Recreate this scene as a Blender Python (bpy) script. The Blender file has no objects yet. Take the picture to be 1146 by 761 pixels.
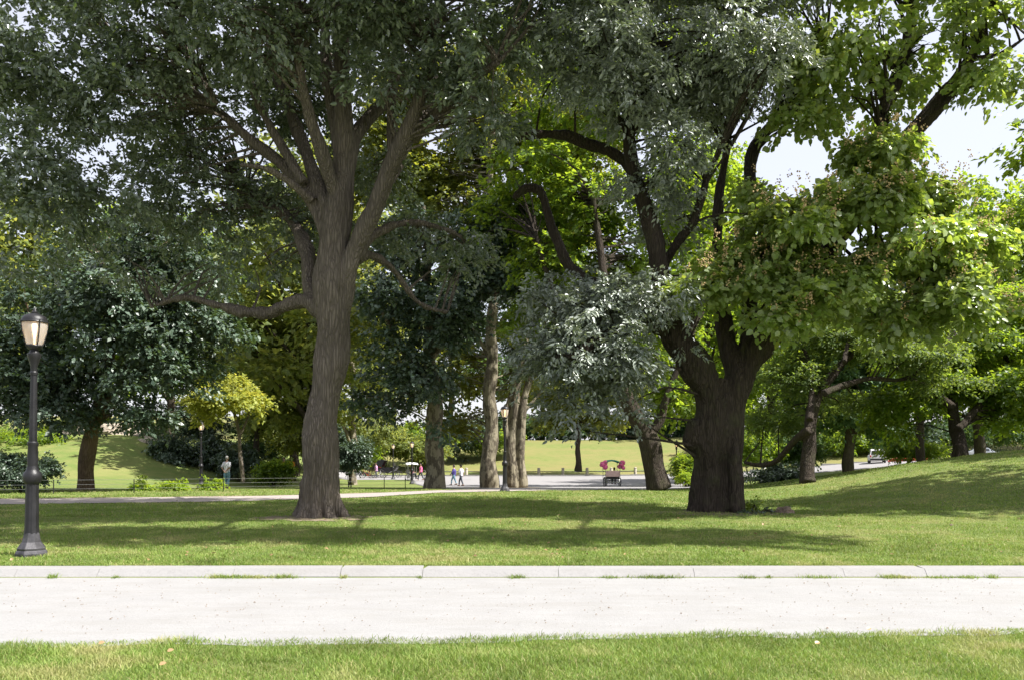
import bpy, bmesh, math, random
import numpy as np
from mathutils import Vector, Matrix

random.seed(7)
RNG = np.random.default_rng(11)
R = math.radians
scene = bpy.context.scene
COL = scene.collection
F = 900.0; CX = 573.0; HY = 509.5; EYE = 1.6

# ------------------------------------------------------------------ helpers
def sm(t):
    t = np.clip(t, 0.0, 1.0)
    return t * t * (3 - 2 * t)

def G(x, y):
    """ground height"""
    x = np.asarray(x, float); y = np.asarray(y, float)
    z = -1.0 * sm((y - 33) / 40.0) * np.ones_like(x)
    # hump of lawn on the right
    z = z + 1.95 * sm((x - 7.5) / 17.0) * sm((y - 11.5) / 20.0) * (1 - 0.92 * sm((y - 34) / 18.0))
    # bank on the left with the rocks
    z = z + 4.3 * sm((-x - 17) / 15.0) * sm((y - 42) / 26.0)
    # meadow hill in the far middle
    z = z + 5.4 * sm((y - 104) / 42.0)
    # the far road rises to the right
    z = z + 1.95 * sm((x - 20) / 34.0) * sm((y - 60) / 25.0)
    # strip by the near path is lower than the lawn
    z = z - 0.115 * (1 - sm((y - 11.15) / 0.25))
    z = z + 0.05 * (1 - sm((y - 6.4) / 0.9))
    return z

def vnoise(x, y, seed=0):
    r = np.random.default_rng(seed).random((64, 64))
    xi = np.floor(x).astype(int); yi = np.floor(y).astype(int)
    fx = sm(x - xi); fy = sm(y - yi)
    a = r[xi % 64, yi % 64]; b = r[(xi + 1) % 64, yi % 64]; c = r[xi % 64, (yi + 1) % 64]; d = r[(xi + 1) % 64, (yi + 1) % 64]
    return (a * (1 - fx) + b * fx) * (1 - fy) + (c * (1 - fx) + d * fx) * fy

def g(x, y):
    return float(G(x, y))

def P(px, py, d):
    return Vector(((px - CX) / F * d, d, EYE - (py - HY) / F * d))

def X(px, d):
    return (px - CX) / F * d

def onground(px, d, dz=0.0):
    x = X(px, d)
    return Vector((x, d, g(x, d) + dz))

def tag(o, label=None, cat=None, group=None, kind=None):
    if label: o['label'] = label
    if cat: o['category'] = cat
    if group: o['group'] = group
    if kind: o['kind'] = kind
    return o

def empty(name, loc, rz=0.0):
    o = bpy.data.objects.new(name, None)
    o.empty_display_size = 0.3
    COL.objects.link(o)
    o.location = loc; o.rotation_euler = (0, 0, rz)
    return o

def link(name, me, mat=None, parent=None):
    o = bpy.data.objects.new(name, me)
    if mat and len(me.materials) == 0:
        me.materials.append(mat)
    COL.objects.link(o)
    if parent: o.parent = parent
    return o

def copy_tree(o, parent=None):
    c = o.copy(); COL.objects.link(c)
    if parent: c.parent = parent
    for ch in list(o.children):
        copy_tree(ch, c)
    return c

def np_mesh(name, V, Fc, k, attrs=None, smooth=False):
    """V (n,3); Fc (m,k) faces all with k corners"""
    me = bpy.data.meshes.new(name)
    V = np.ascontiguousarray(V, np.float32); Fc = np.ascontiguousarray(Fc, np.int32)
    me.vertices.add(len(V)); me.vertices.foreach_set('co', V.ravel())
    me.loops.add(Fc.size); me.loops.foreach_set('vertex_index', Fc.ravel())
    me.polygons.add(len(Fc))
    me.polygons.foreach_set('loop_start', np.arange(len(Fc), dtype=np.int32) * k)
    me.polygons.foreach_set('loop_total', np.full(len(Fc), k, np.int32))
    if smooth:
        me.polygons.foreach_set('use_smooth', np.ones(len(Fc), bool))
    if attrs:
        for an, av in attrs.items():
            a = me.attributes.new(an, 'FLOAT', 'POINT')
            a.data.foreach_set('value', np.ascontiguousarray(av, np.float32))
    me.update(calc_edges=True)
    return me

class MB:
    """collects shapes of one part"""
    def __init__(s): s.v = []; s.f = []
    def add(s, vs, fs):
        b = len(s.v); s.v += [tuple(v) for v in vs]; s.f += [tuple(b + i for i in f) for f in fs]; return s
    def box(s, c, size, rz=0.0, rx=0.0, taper=1.0):
        M = Matrix.Translation(c) @ Matrix.Rotation(rz, 4, 'Z') @ Matrix.Rotation(rx, 4, 'X')
        vs = []
        for dz in (-.5, .5):
            t = taper if dz > 0 else 1
            for dx, dy in ((-.5, -.5), (.5, -.5), (.5, .5), (-.5, .5)):
                vs.append(M @ Vector((dx * size[0] * t, dy * size[1] * t, dz * size[2])))
        return s.add(vs, [(3, 2, 1, 0), (4, 5, 6, 7), (0, 1, 5, 4), (1, 2, 6, 5), (2, 3, 7, 6), (3, 0, 4, 7)])
    def tube(s, pts, rad, n=8, cap=True):
        pts = [Vector(p) for p in pts]
        if not isinstance(rad, (list, tuple)): rad = [rad] * len(pts)
        t0 = (pts[1] - pts[0]).normalized()
        a = t0.orthogonal().normalized()
        vs = []; fs = []
        for i, p in enumerate(pts):
            t = (pts[min(i + 1, len(pts) - 1)] - pts[max(i - 1, 0)])
            if t.length < 1e-9: t = t0.copy()
            t.normalize()
            a = (a - t * a.dot(t))
            if a.length < 1e-6: a = t.orthogonal()
            a.normalize(); b = t.cross(a)
            for k in range(n):
                w = 2 * math.pi * k / n
                vs.append(p + (a * math.cos(w) + b * math.sin(w)) * rad[i])
        for i in range(len(pts) - 1):
            for k in range(n):
                k2 = (k + 1) % n
                fs.append((i * n + k, i * n + k2, (i + 1) * n + k2, (i + 1) * n + k))
        if cap:
            fs.append(tuple(reversed(range(n)))); fs.append(tuple(range((len(pts) - 1) * n, len(pts) * n)))
        return s.add(vs, fs)
    def lathe(s, prof, c=(0, 0, 0), n=20, flute=0.0, nfl=8, sx=1, sy=1):
        vs = []; fs = []
        for (r, z) in prof:
            for k in range(n):
                w = 2 * math.pi * k / n
                rr = r * (1 + flute * math.cos(w * nfl))
                vs.append((c[0] + rr * math.cos(w) * sx, c[1] + rr * math.sin(w) * sy, c[2] + z))
        for i in range(len(prof) - 1):
            for k in range(n):
                k2 = (k + 1) % n
                fs.append((i * n + k, i * n + k2, (i + 1) * n + k2, (i + 1) * n + k))
        fs.append(tuple(reversed(range(n)))); fs.append(tuple(range((len(prof) - 1) * n, len(prof) * n)))
        return s.add(vs, fs)
    def ball(s, c, r, n=10, m=7):
        if not isinstance(r, (list, tuple)): r = (r, r, r)
        prof = [(max(math.sin(math.pi * i / m), 0.02), -math.cos(math.pi * i / m)) for i in range(m + 1)]
        vs = []; fs = []
        for (q, z) in prof:
            for k in range(n):
                w = 2 * math.pi * k / n
                vs.append((c[0] + r[0] * q * math.cos(w), c[1] + r[1] * q * math.sin(w), c[2] + r[2] * z))
        for i in range(m):
            for k in range(n):
                k2 = (k + 1) % n
                fs.append((i * n + k, i * n + k2, (i + 1) * n + k2, (i + 1) * n + k))
        fs.append(tuple(reversed(range(n)))); fs.append(tuple(range(m * n, (m + 1) * n)))
        return s.add(vs, fs)
    def torus(s, c, R_, r, axis='X', n=20, m=6):
        vs = []; fs = []
        for i in range(n):
            a = 2 * math.pi * i / n
            for k in range(m):
                b = 2 * math.pi * k / m
                q = R_ + r * math.cos(b); h = r * math.sin(b)
                u, w = q * math.cos(a), q * math.sin(a)
                if axis == 'X': v = (h, u, w)
                elif axis == 'Y': v = (u, h, w)
                else: v = (u, w, h)
                vs.append((c[0] + v[0], c[1] + v[1], c[2] + v[2]))
        for i in range(n):
            for k in range(m):
                i2 = (i + 1) % n; k2 = (k + 1) % m
                fs.append((i * m + k, i2 * m + k, i2 * m + k2, i * m + k2))
        return s.add(vs, fs)
    def mesh(s, name, smooth=True):
        me = bpy.data.meshes.new(name)
        me.from_pydata(s.v, [], s.f)
        bm = bmesh.new(); bm.from_mesh(me)
        bmesh.ops.recalc_face_normals(bm, faces=bm.faces)
        bm.to_mesh(me); bm.free()
        if smooth:
            me.polygons.foreach_set('use_smooth', [True] * len(me.polygons))
            try: me.set_sharp_from_angle(angle=R(40))
            except Exception: pass
        return me
    def build(s, name, mat, parent=None, smooth=True):
        return link(name, s.mesh(name, smooth), mat, parent)

def fuse(me, voxel, smooth_it=2, name='fused'):
    """union of the closed shapes in a mesh into one continuous surface"""
    o = bpy.data.objects.new('tmp', me); COL.objects.link(o)
    m = o.modifiers.new('r', 'REMESH'); m.mode = 'VOXEL'; m.voxel_size = voxel; m.use_smooth_shade = True
    if smooth_it:
        m2 = o.modifiers.new('s', 'SMOOTH'); m2.iterations = smooth_it; m2.factor = 0.5
    dg = bpy.context.evaluated_depsgraph_get(); dg.update()
    out = bpy.data.meshes.new_from_object(o.evaluated_get(dg))
    bpy.data.objects.remove(o)
    out.name = name
    out.polygons.foreach_set('use_smooth', np.ones(len(out.polygons), bool))
    return out

# ------------------------------------------------------------------ materials
class NT:
    def __init__(s, name):
        s.m = bpy.data.materials.new(name); s.m.use_nodes = True
        s.t = s.m.node_tree; s.t.nodes.clear()
        s.out = s.t.nodes.new('ShaderNodeOutputMaterial')
    def n(s, typ, **kw):
        nd = s.t.nodes.new(typ)
        for k, v in kw.items():
            if k.startswith('_'): setattr(nd, k[1:], v)
            else: nd.inputs[k.replace('__', ' ')].default_value = v
        return nd
    def l(s, a, b): s.t.links.new(a, b)
    def ramp(s, fac, stops, interp='LINEAR'):
        r = s.t.nodes.new('ShaderNodeValToRGB'); r.color_ramp.interpolation = interp
        el = r.color_ramp.elements
        while len(el) < len(stops): el.new(0.5)
        for e, (p, c) in zip(el, stops):
            e.position = p; e.color = (c[0], c[1], c[2], 1) if hasattr(c, '__len__') else (c, c, c, 1)
        s.l(fac, r.inputs[0]); return r.outputs[0]
    def noise(s, vec, scale, detail=4, rough=0.55):
        nd = s.n('ShaderNodeTexNoise', Scale=scale, Detail=detail, Roughness=rough)
        if vec is not None: s.l(vec, nd.inputs['Vector'])
        return nd.outputs['Fac']
    def mix(s, fac, a, b, typ='MIX'):
        nd = s.t.nodes.new('ShaderNodeMix'); nd.data_type = 'RGBA'; nd.blend_type = typ
        for sock, v in ((nd.inputs[0], fac), (nd.inputs[6], a), (nd.inputs[7], b)):
            if hasattr(v, 'links') or hasattr(v, 'is_linked'): s.l(v, sock)
            elif hasattr(v, '__len__'): sock.default_value = (v[0], v[1], v[2], 1)
            else: sock.default_value = v
        return nd.outputs[2]
    def obj(s): return s.n('ShaderNodeTexCoord').outputs['Object']
    def pos(s): return s.n('ShaderNodeNewGeometry').outputs['Position']
    def vmap(s, vec, scale, rot=(0, 0, 0)):
        nd = s.t.nodes.new('ShaderNodeMapping'); nd.inputs['Scale'].default_value = scale
        nd.inputs['Rotation'].default_value = rot
        s.l(vec, nd.inputs['Vector']); return nd.outputs[0]
    def bump(s, h, strength, dist):
        nd = s.n('ShaderNodeBump', Strength=strength, Distance=dist); s.l(h, nd.inputs['Height']); return nd.outputs[0]
    def done(s, sh): s.l(sh, s.out.inputs['Surface']); return s.m

def plain(name, col, rough=0.6, metal=0.0, var=0.12, scale=6.0, spec=0.5, bump=0.0):
    t = NT(name); o = t.obj(); f = t.noise(o, scale, 5)
    lo = [c * (1 - var) for c in col]; hi = [min(1, c * (1 + var)) for c in col]
    c = t.ramp(f, [(0.3, lo), (0.7, hi)])
    p = t.n('ShaderNodeBsdfPrincipled', Roughness=rough, Metallic=metal)
    p.inputs['Specular IOR Level'].default_value = spec
    t.l(c, p.inputs['Base Color'])
    if bump:
        t.l(t.bump(t.noise(o, scale * 6, 4), 0.6, bump), p.inputs['Normal'])
    return t.done(p.outputs[0])

def leaf_mat(name, a, b, trans, tcol, rough=0.45, spec=0.5, tip=None, tipfac=0.0):
    t = NT(name)
    r = t.n('ShaderNodeAttribute', _attribute_name='rnd').outputs['Fac']
    r2 = t.n('ShaderNodeAttribute', _attribute_name='tone').outputs['Fac']
    c = t.mix(r, a, b)
    dk = t.ramp(r2, [(0.0, 0.72), (1.0, 1.3)])
    c = t.mix(1.0, c, dk, 'MULTIPLY')
    if tip:
        k = t.ramp(r, [(1 - tipfac, 0.0), (min(1, 1 - tipfac + 0.02), 1.0)])
        c = t.mix(k, c, tip)
    p = t.n('ShaderNodeBsdfPrincipled', Roughness=rough); p.inputs['Specular IOR Level'].default_value = spec
    t.l(c, p.inputs['Base Color'])
    tr = t.n('ShaderNodeBsdfTranslucent')
    tc = t.mix(r, tcol, [tcol[0] * 1.35, tcol[1] * 1.1, tcol[2]])
    t.l(t.mix(1.0, tc, dk, 'MULTIPLY'), tr.inputs['Color'])
    mx = t.n('ShaderNodeMixShader', Fac=trans)
    t.l(p.outputs[0], mx.inputs[1]); t.l(tr.outputs[0], mx.inputs[2])
    return t.done(mx.outputs[0])

def bark_mat(name, dark, light, scale=14.0, moss=None, mottle=None, bump=0.05):
    t = NT(name); o = t.obj()
    v = t.vmap(o, (1.25, 1.25, 0.15))
    warp = t.n('ShaderNodeTexNoise', Scale=3.0, Detail=3)
    t.l(v, warp.inputs['Vector'])
    vv = t.n('ShaderNodeVectorMath', _operation='MULTIPLY_ADD')
    t.l(warp.outputs['Color'], vv.inputs[0]); vv.inputs[1].default_value = (0.25, 0.25, 0.25); t.l(v, vv.inputs[2])
    vo = t.n('ShaderNodeTexVoronoi', Scale=scale); vo.feature = 'DISTANCE_TO_EDGE'
    t.l(vv.outputs[0], vo.inputs['Vector'])
    crack = t.ramp(vo.outputs['Distance'], [(0.0, 0.0), (0.22, 0.8), (0.6, 1.0)])
    fine = t.noise(v, scale * 3.5, 6, 0.65)
    big = t.noise(o, 0.9, 4)
    c = t.mix(fine, dark, light)
    c = t.mix(t.ramp(crack, [(0, 0.55), (1, 0.0)]), c, [x * 0.45 for x in dark])
    c = t.mix(1.0, c, t.ramp(big, [(0.3, 0.8), (0.7, 1.2)]), 'MULTIPLY')
    if mottle:
        mo = t.noise(t.vmap(o, (1, 1, 0.55)), 3.2, 5, 0.6)
        c = t.mix(t.ramp(mo, [(0.47, 0.0), (0.52, 1.0)]), c, mottle)
        mo2 = t.noise(t.vmap(o, (1, 1, 0.6), (1, 0, 0)), 5.5, 4, 0.6)
        c = t.mix(t.ramp(mo2, [(0.58, 0.0), (0.63, 1.0)]), c, [x * 0.55 for x in mottle])
    if moss:
        c = t.mix(t.ramp(t.noise(o, 2.2, 5), [(0.5, 0.0), (0.75, 0.6)]), c, moss)
    p = t.n('ShaderNodeBsdfPrincipled', Roughness=0.92); p.inputs['Specular IOR Level'].default_value = 0.15
    t.l(c, p.inputs['Base Color'])
    h = t.n('ShaderNodeMath', _operation='ADD'); t.l(crack, h.inputs[0]); t.l(fine, h.inputs[1])
    t.l(t.bump(h.outputs[0], 0.9, bump), p.inputs['Normal'])
    return t.done(p.outputs[0])

M = {}
M['oak_leaf'] = leaf_mat('oak_leaf', (0.1, 0.135, 0.09), (0.21, 0.245, 0.185), 0.22, (0.16, 0.25, 0.035), 0.3, 1.0)
M['silver_leaf'] = leaf_mat('silver_leaf', (0.18, 0.215, 0.175), (0.31, 0.345, 0.29), 0.16, (0.2, 0.28, 0.08), 0.36, 1.0)
M['big_leaf'] = leaf_mat('big_leaf', (0.15, 0.22, 0.06), (0.3, 0.36, 0.15), 0.42, (0.38, 0.54, 0.06), 0.32, 0.8, (0.17, 0.19, 0.04), 0.04)
M['seed'] = plain('seed_cluster', (0.5, 0.36, 0.18), 0.8, var=0.3, scale=9)
M['green_leaf'] = leaf_mat('green_leaf', (0.075, 0.13, 0.026), (0.11, 0.17, 0.035), 0.5, (0.32, 0.48, 0.03), 0.45, 0.4)
M['yellow_leaf'] = leaf_mat('yellow_leaf', (0.1, 0.14, 0.04), (0.15, 0.18, 0.06), 0.45, (0.33, 0.4, 0.07), 0.5, 0.3)
M['lime_leaf'] = leaf_mat('lime_leaf', (0.2, 0.24, 0.05), (0.3, 0.33, 0.08), 0.45, (0.5, 0.55, 0.08), 0.5, 0.3)
M['dark_leaf'] = leaf_mat('dark_leaf', (0.05, 0.085, 0.055), (0.1, 0.14, 0.095), 0.18, (0.1, 0.17, 0.03), 0.42, 0.6)
M['plane_leaf'] = leaf_mat('plane_leaf', (0.075, 0.11, 0.03), (0.13, 0.15, 0.04), 0.42, (0.32, 0.38, 0.035), 0.5, 0.4)
M['locust_leaf'] = leaf_mat('locust_leaf', (0.085, 0.14, 0.04), (0.13, 0.18, 0.06), 0.4, (0.26, 0.38, 0.05), 0.5, 0.4)
M['far_leaf'] = leaf_mat('far_leaf', (0.05, 0.1, 0.045), (0.08, 0.135, 0.06), 0.3, (0.16, 0.27, 0.05), 0.6, 0.3)
M['weed_leaf'] = leaf_mat('weed_leaf', (0.16, 0.26, 0.03), (0.22, 0.32, 0.04), 0.45, (0.4, 0.55, 0.03), 0.5, 0.3)
M['bark_gray'] = bark_mat('bark_gray', (0.12, 0.1, 0.08), (0.32, 0.27, 0.225), 13)
M['bark_dark'] = bark_mat('bark_dark', (0.045, 0.037, 0.031), (0.115, 0.09, 0.07), 13, moss=(0.07, 0.075, 0.035))
M['bark_plane'] = bark_mat('bark_plane', (0.1, 0.085, 0.062), (0.19, 0.16, 0.12), 9, mottle=(0.26, 0.23, 0.165), bump=0.02)
M['bark_tan'] = bark_mat('bark_tan', (0.16, 0.11, 0.07), (0.32, 0.24, 0.16), 12)
M['iron'] = plain('painted_iron', (0.012, 0.0115, 0.013), 0.45, 0.0, 0.5, 7, 0.4, 0.004)
M['iron_old'] = plain('worn_painted_iron', (0.04, 0.038, 0.043), 0.5, 0.0, 0.6, 7, 0.6, 0.006)
M['steel'] = plain('galvanised_steel', (0.35, 0.35, 0.35), 0.4, 0.8)
M['wood_post'] = plain('weathered_timber', (0.36, 0.32, 0.26), 0.85, scale=3, bump=0.01)
M['stone'] = plain('grey_rock', (0.33, 0.28, 0.22), 0.9, var=0.35, scale=1.4, bump=0.08)
M['brown_stone'] = plain('brown_stone', (0.2, 0.15, 0.11), 0.95, var=0.4, scale=5, bump=0.03)
M['rubber'] = plain('rubber', (0.025, 0.025, 0.025), 0.8)
M['black'] = plain('black_lacquer', (0.02, 0.02, 0.024), 0.35)
M['white'] = plain('white_paint', (0.75, 0.75, 0.76), 0.4, var=0.05)
M['chassis'] = plain('chassis_paint', (0.3, 0.31, 0.26), 0.5)
M['pink'] = plain('pink_cloth', (0.8, 0.15, 0.33), 0.8, var=0.35, scale=14)
M['palepink'] = plain('pale_pink_board', (0.72, 0.5, 0.47), 0.6)
M['greencloth'] = plain('green_cloth', (0.015, 0.23, 0.13), 0.7)
M['lilac'] = plain('lilac_cloth', (0.55, 0.3, 0.5), 0.8)
M['red'] = plain('red_paint', (0.45, 0.04, 0.03), 0.4)
M['orange'] = plain('orange_cloth', (0.75, 0.2, 0.02), 0.8)
M['yellow'] = plain('yellow_cloth', (0.85, 0.5, 0.05), 0.8)
M['skin'] = plain('skin', (0.45, 0.27, 0.19), 0.55, var=0.05)
M['hair_grey'] = plain('grey_hair', (0.3, 0.29, 0.27), 0.8)
M['hair_dark'] = plain('dark_hair', (0.03, 0.022, 0.018), 0.7)
M['shirt_white'] = plain('white_shirt', (0.68, 0.68, 0.74), 0.85, var=0.06)
M['shirt_purple'] = plain('purple_shirt', (0.09, 0.07, 0.28), 0.85)
M['shirt_dark'] = plain('dark_shirt', (0.04, 0.045, 0.06), 0.85)
M['jeans_pale'] = plain('pale_blue_trousers', (0.2, 0.36, 0.46), 0.85)
M['jeans_dark'] = plain('dark_trousers', (0.05, 0.055, 0.07), 0.85)
M['shoe'] = plain('brown_shoe', (0.14, 0.07, 0.04), 0.6)
M['car_glass'] = plain('car_glass', (0.05, 0.055, 0.06), 0.08, spec=0.8)
M['silver'] = plain('silver_paint', (0.55, 0.57, 0.6), 0.3, 0.4)
M['lamp_red'] = plain('tail_lamp_red', (0.5, 0.03, 0.03), 0.3)
M['tan_leaf'] = leaf_mat('dry_leaf', (0.2, 0.12, 0.06), (0.34, 0.22, 0.11), 0.1, (0.3, 0.2, 0.1))

def lamp_glass():
    t = NT('lamp_glass')
    d = t.n('ShaderNodeBsdfPrincipled', Roughness=0.25); d.inputs['Base Color'].default_value = (0.8, 0.77, 0.74, 1)
    tr = t.n('ShaderNodeBsdfTransparent'); tr.inputs['Color'].default_value = (0.92, 0.9, 0.88, 1)
    tl = t.n('ShaderNodeBsdfTranslucent'); tl.inputs['Color'].default_value = (0.85, 0.8, 0.75, 1)
    a = t.n('ShaderNodeMixShader', Fac=0.5); t.l(d.outputs[0], a.inputs[1]); t.l(tl.outputs[0], a.inputs[2])
    b = t.n('ShaderNodeMixShader', Fac=0.45); t.l(a.outputs[0], b.inputs[1]); t.l(tr.outputs[0], b.inputs[2])
    return t.done(b.outputs[0])
M['glass'] = lamp_glass()
def glow():
    t = NT('lit_bulb'); e = t.n('ShaderNodeEmission', Strength=2.6); e.inputs['Color'].default_value = (1.0, 0.62, 0.3, 1)
    return t.done(e.outputs[0])
M['bulb'] = glow()

def lawn_mat():
    t = NT('lawn'); p0 = t.pos()
    big = t.noise(p0, 0.16, 4); mid = t.noise(p0, 1.1, 5, 0.6)
    fine = t.noise(t.vmap(p0, (1, 0.45, 1)), 26, 6, 0.75)
    c = t.mix(fine, (0.05, 0.09, 0.02), (0.19, 0.24, 0.065))
    c = t.mix(t.ramp(mid, [(0.42, 0.0), (0.62, 0.85)]), c, (0.17, 0.185, 0.06))
    dry = t.ramp(big, [(0.52, 0.0), (0.72, 0.45)])
    c = t.mix(dry, c, (0.24, 0.22, 0.085))
    bare = t.noise(p0, 0.75, 5, 0.7)
    c = t.mix(t.ramp(bare, [(0.68, 0.0), (0.76, 0.6)]), c, (0.22, 0.16, 0.1))
    # sun bleached meadow hill in the distance; mottle contrast paints in tree shade
    sep = t.n('ShaderNodeSeparateXYZ'); t.l(p0, sep.inputs[0])
    mr = t.n('ShaderNodeMapRange'); t.l(sep.outputs['Y'], mr.inputs['Value'])
    mr.inputs['From Min'].default_value = 100; mr.inputs['From Max'].default_value = 106
    k = t.n('ShaderNodeMath', _operation='MULTIPLY'); t.l(mr.outputs[0], k.inputs[0])
    t.l(t.ramp(t.noise(t.vmap(p0, (0.5, 1, 1)), 0.22, 5, 0.7), [(0.38, 0.15), (0.62, 0.95)]), k.inputs[1])
    c = t.mix(k.outputs[0], c, (0.2, 0.18, 0.07))
    p = t.n('ShaderNodeBsdfPrincipled', Roughness=0.9); p.inputs['Specular IOR Level'].default_value = 0.15
    t.l(c, p.inputs['Base Color'])
    t.l(t.bump(fine, 0.8, 0.05), p.inputs['Normal'])
    return t.done(p.outputs[0])
M['lawn'] = lawn_mat()

def grass_mat(name, lo, hi, tc):
    t = NT(name)
    r = t.n('ShaderNodeAttribute', _attribute_name='rnd').outputs['Fac']
    r2 = t.n('ShaderNodeAttribute', _attribute_name='tone').outputs['Fac']
    c = t.mix(r, lo, hi)
    straw = t.ramp(r, [(0.86, 0.0), (0.89, 0.85)])
    c = t.mix(straw, c, (0.4, 0.34, 0.16))
    c = t.mix(t.ramp(r2, [(0.55, 0.0), (0.8, 0.75)]), c, (0.36, 0.31, 0.15))
    c = t.mix(1.0, c, t.ramp(r2, [(0.15, 0.6), (0.65, 1.2)]), 'MULTIPLY')
    p = t.n('ShaderNodeBsdfPrincipled', Roughness=0.55); p.inputs['Specular IOR Level'].default_value = 0.35
    t.l(c, p.inputs['Base Color'])
    tr = t.n('ShaderNodeBsdfTranslucent'); t.l(t.mix(0.5, c, tc), tr.inputs['Color'])
    mx = t.n('ShaderNodeMixShader', Fac=0.4); t.l(p.outputs[0], mx.inputs[1]); t.l(tr.outputs[0], mx.inputs[2])
    return t.done(mx.outputs[0])
M['grass'] = grass_mat('grass_blades', (0.115, 0.205, 0.032), (0.285, 0.37, 0.085), (0.32, 0.44, 0.05))

def path_mat(name, col, scale=30, spots=True, sheen=0.85):
    t = NT(name); p0 = t.pos()
    a = t.noise(p0, 1.6, 7, 0.7); b = t.noise(p0, scale, 6, 0.75); s = t.noise(t.vmap(p0, (0.3, 1.4, 1)), 3, 6, 0.7)
    c = t.mix(a, [x * 0.82 for x in col], [min(1, x * 1.12) for x in col])
    c = t.mix(t.ramp(b, [(0.35, 0.3), (0.5, 0.0)]), c, [x * 0.6 for x in col])
    c = t.mix(t.ramp(s, [(0.45, 0.0), (0.7, 0.55)]), c, [col[0] * 0.82, col[1] * 0.8, col[2] * 0.76])
    if spots:
        v = t.n('ShaderNodeTexVoronoi', Scale=11.0); t.l(p0, v.inputs['Vector'])
        c = t.mix(t.ramp(v.outputs['Distance'], [(0.045, 0.7), (0.07, 0.0)]), c, [x * 0.45 for x in col])
    p = t.n('ShaderNodeBsdfPrincipled', Roughness=sheen); p.inputs['Specular IOR Level'].default_value = 0.25
    t.l(c, p.inputs['Base Color']); t.l(t.bump(b, 0.7, 0.012), p.inputs['Normal'])
    return t.done(p.outputs[0])
M['path'] = path_mat('pale_gravel', (0.282, 0.279, 0.275))
M['path2'] = path_mat('worn_asphalt_path', (0.33, 0.29, 0.265), 12, False)
M['road'] = path_mat('asphalt_drive', (0.26, 0.25, 0.25), 8, False)
M['kerb'] = path_mat('kerb_stone', (0.28, 0.274, 0.268), 24, False)
M['dirt'] = path_mat('leafy_dirt', (0.2, 0.16, 0.11), 10, False)

# ------------------------------------------------------------------ world, sun, camera
SUN_EL = R(54); SUN_AZ = R(-17)          # azimuth measured from +X towards +Y
w = bpy.data.worlds.new('World'); scene.world = w; w.use_nodes = True
nt = w.node_tree; bg = nt.nodes['Background']
sky = nt.nodes.new('ShaderNodeTexSky'); sky.sky_type = 'NISHITA'; sky.sun_disc = False
sky.sun_elevation = SUN_EL
sky.sun_rotation = math.pi / 2 - SUN_AZ
sky.air_density = 1.0; sky.dust_density = 2.5; sky.ozone_density = 1.0
nt.links.new(sky.outputs[0], bg.inputs[0]); bg.inputs[1].default_value = 0.1
veil = nt.nodes.new('ShaderNodeMix'); veil.data_type = 'RGBA'
veil.inputs[0].default_value = 0.6; veil.inputs[7].default_value = (5.4, 5.3, 5.7, 1)
nt.links.new(sky.outputs[0], veil.inputs[6]); nt.links.new(veil.outputs[2], bg.inputs[0])
sl = bpy.data.lights.new('sun', 'SUN'); sl.energy = 5.0; sl.angle = R(0.55); sl.color = (1.0, 0.965, 0.915)
so = bpy.data.objects.new('sun', sl); COL.objects.link(so); so.location = (60, -20, 80)
sd = Vector((math.cos(SUN_EL) * math.cos(SUN_AZ), math.cos(SUN_EL) * math.sin(SUN_AZ), math.sin(SUN_EL)))
so.rotation_euler = (-sd).to_track_quat('-Z', 'Y').to_euler()
cam = bpy.data.cameras.new('camera'); cam.sensor_width = 36; cam.lens = F / 1146 * 36
cam.shift_y = (HY - 380.5) / 1146; cam.clip_end = 3000; cam.clip_start = 0.1
co = bpy.data.objects.new('camera', cam); COL.objects.link(co)
co.location = (0, 0, EYE); co.rotation_euler = (R(90), 0, 0)
scene.camera = co
scene.view_settings.view_transform = 'Standard'; scene.view_settings.look = 'None'
scene.view_settings.exposure = 1.18; scene.view_settings.gamma = 1
scene.render.engine = 'CYCLES'
scene.cycles.max_bounces = 8; scene.cycles.diffuse_bounces = 4; scene.cycles.transmission_bounces = 4
scene.cycles.transparent_max_bounces = 8; scene.cycles.caustics_reflective = False; scene.cycles.caustics_refractive = False

# ------------------------------------------------------------------ the ground
def grid_sheet(xs, ys, zoff, name, mat, keep=None, kind='structure'):
    XX, YY = np.meshgrid(xs, ys)
    ZZ = G(XX, YY) + zoff
    V = np.stack([XX.ravel(), YY.ravel(), ZZ.ravel()], 1)
    nx, ny = len(xs), len(ys)
    i = np.arange((ny - 1) * (nx - 1)); r = i // (nx - 1); c = i % (nx - 1)
    a = r * nx + c
    Fc = np.stack([a, a + 1, a + nx + 1, a + nx], 1)
    if keep is not None:
        cx_ = V[Fc].mean(1); Fc = Fc[keep(cx_[:, 0], cx_[:, 1])]
        used = np.unique(Fc); rm = np.full(len(V), -1); rm[used] = np.arange(len(used)); V = V[used]; Fc = rm[Fc]
    o = link(name, np_mesh(name, V, Fc, 4, smooth=True), mat)
    return tag(o, kind=kind)

def nonlin(a, b, n, p=1.0):
    return a + (b - a) * np.linspace(0, 1, n) ** p

xs = np.unique(np.concatenate([np.arange(-60, 80, 0.8), -60 - nonlin(0, 1400, 40, 2.2), 80 + nonlin(0, 1400, 40, 2.2)]))
ys = np.unique(np.concatenate([np.arange(-20, 4, 2.0), np.arange(4, 10.6, 0.3), np.arange(10.6, 11.9, 0.05), np.arange(11.9, 70, 0.5), np.arange(70, 160, 1.0), 160 + nonlin(0, 1600, 40, 2.2)]))
grid_sheet(xs, ys, 0.0, 'lawn', M['lawn'])

def wav(x, s=0.0):
    return 0.10 * np.sin(x * 1.3 + s) + 0.06 * np.sin(x * 3.7 + 1 + s) + 0.03 * np.sin(x * 9.1 + 2 * s)

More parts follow.
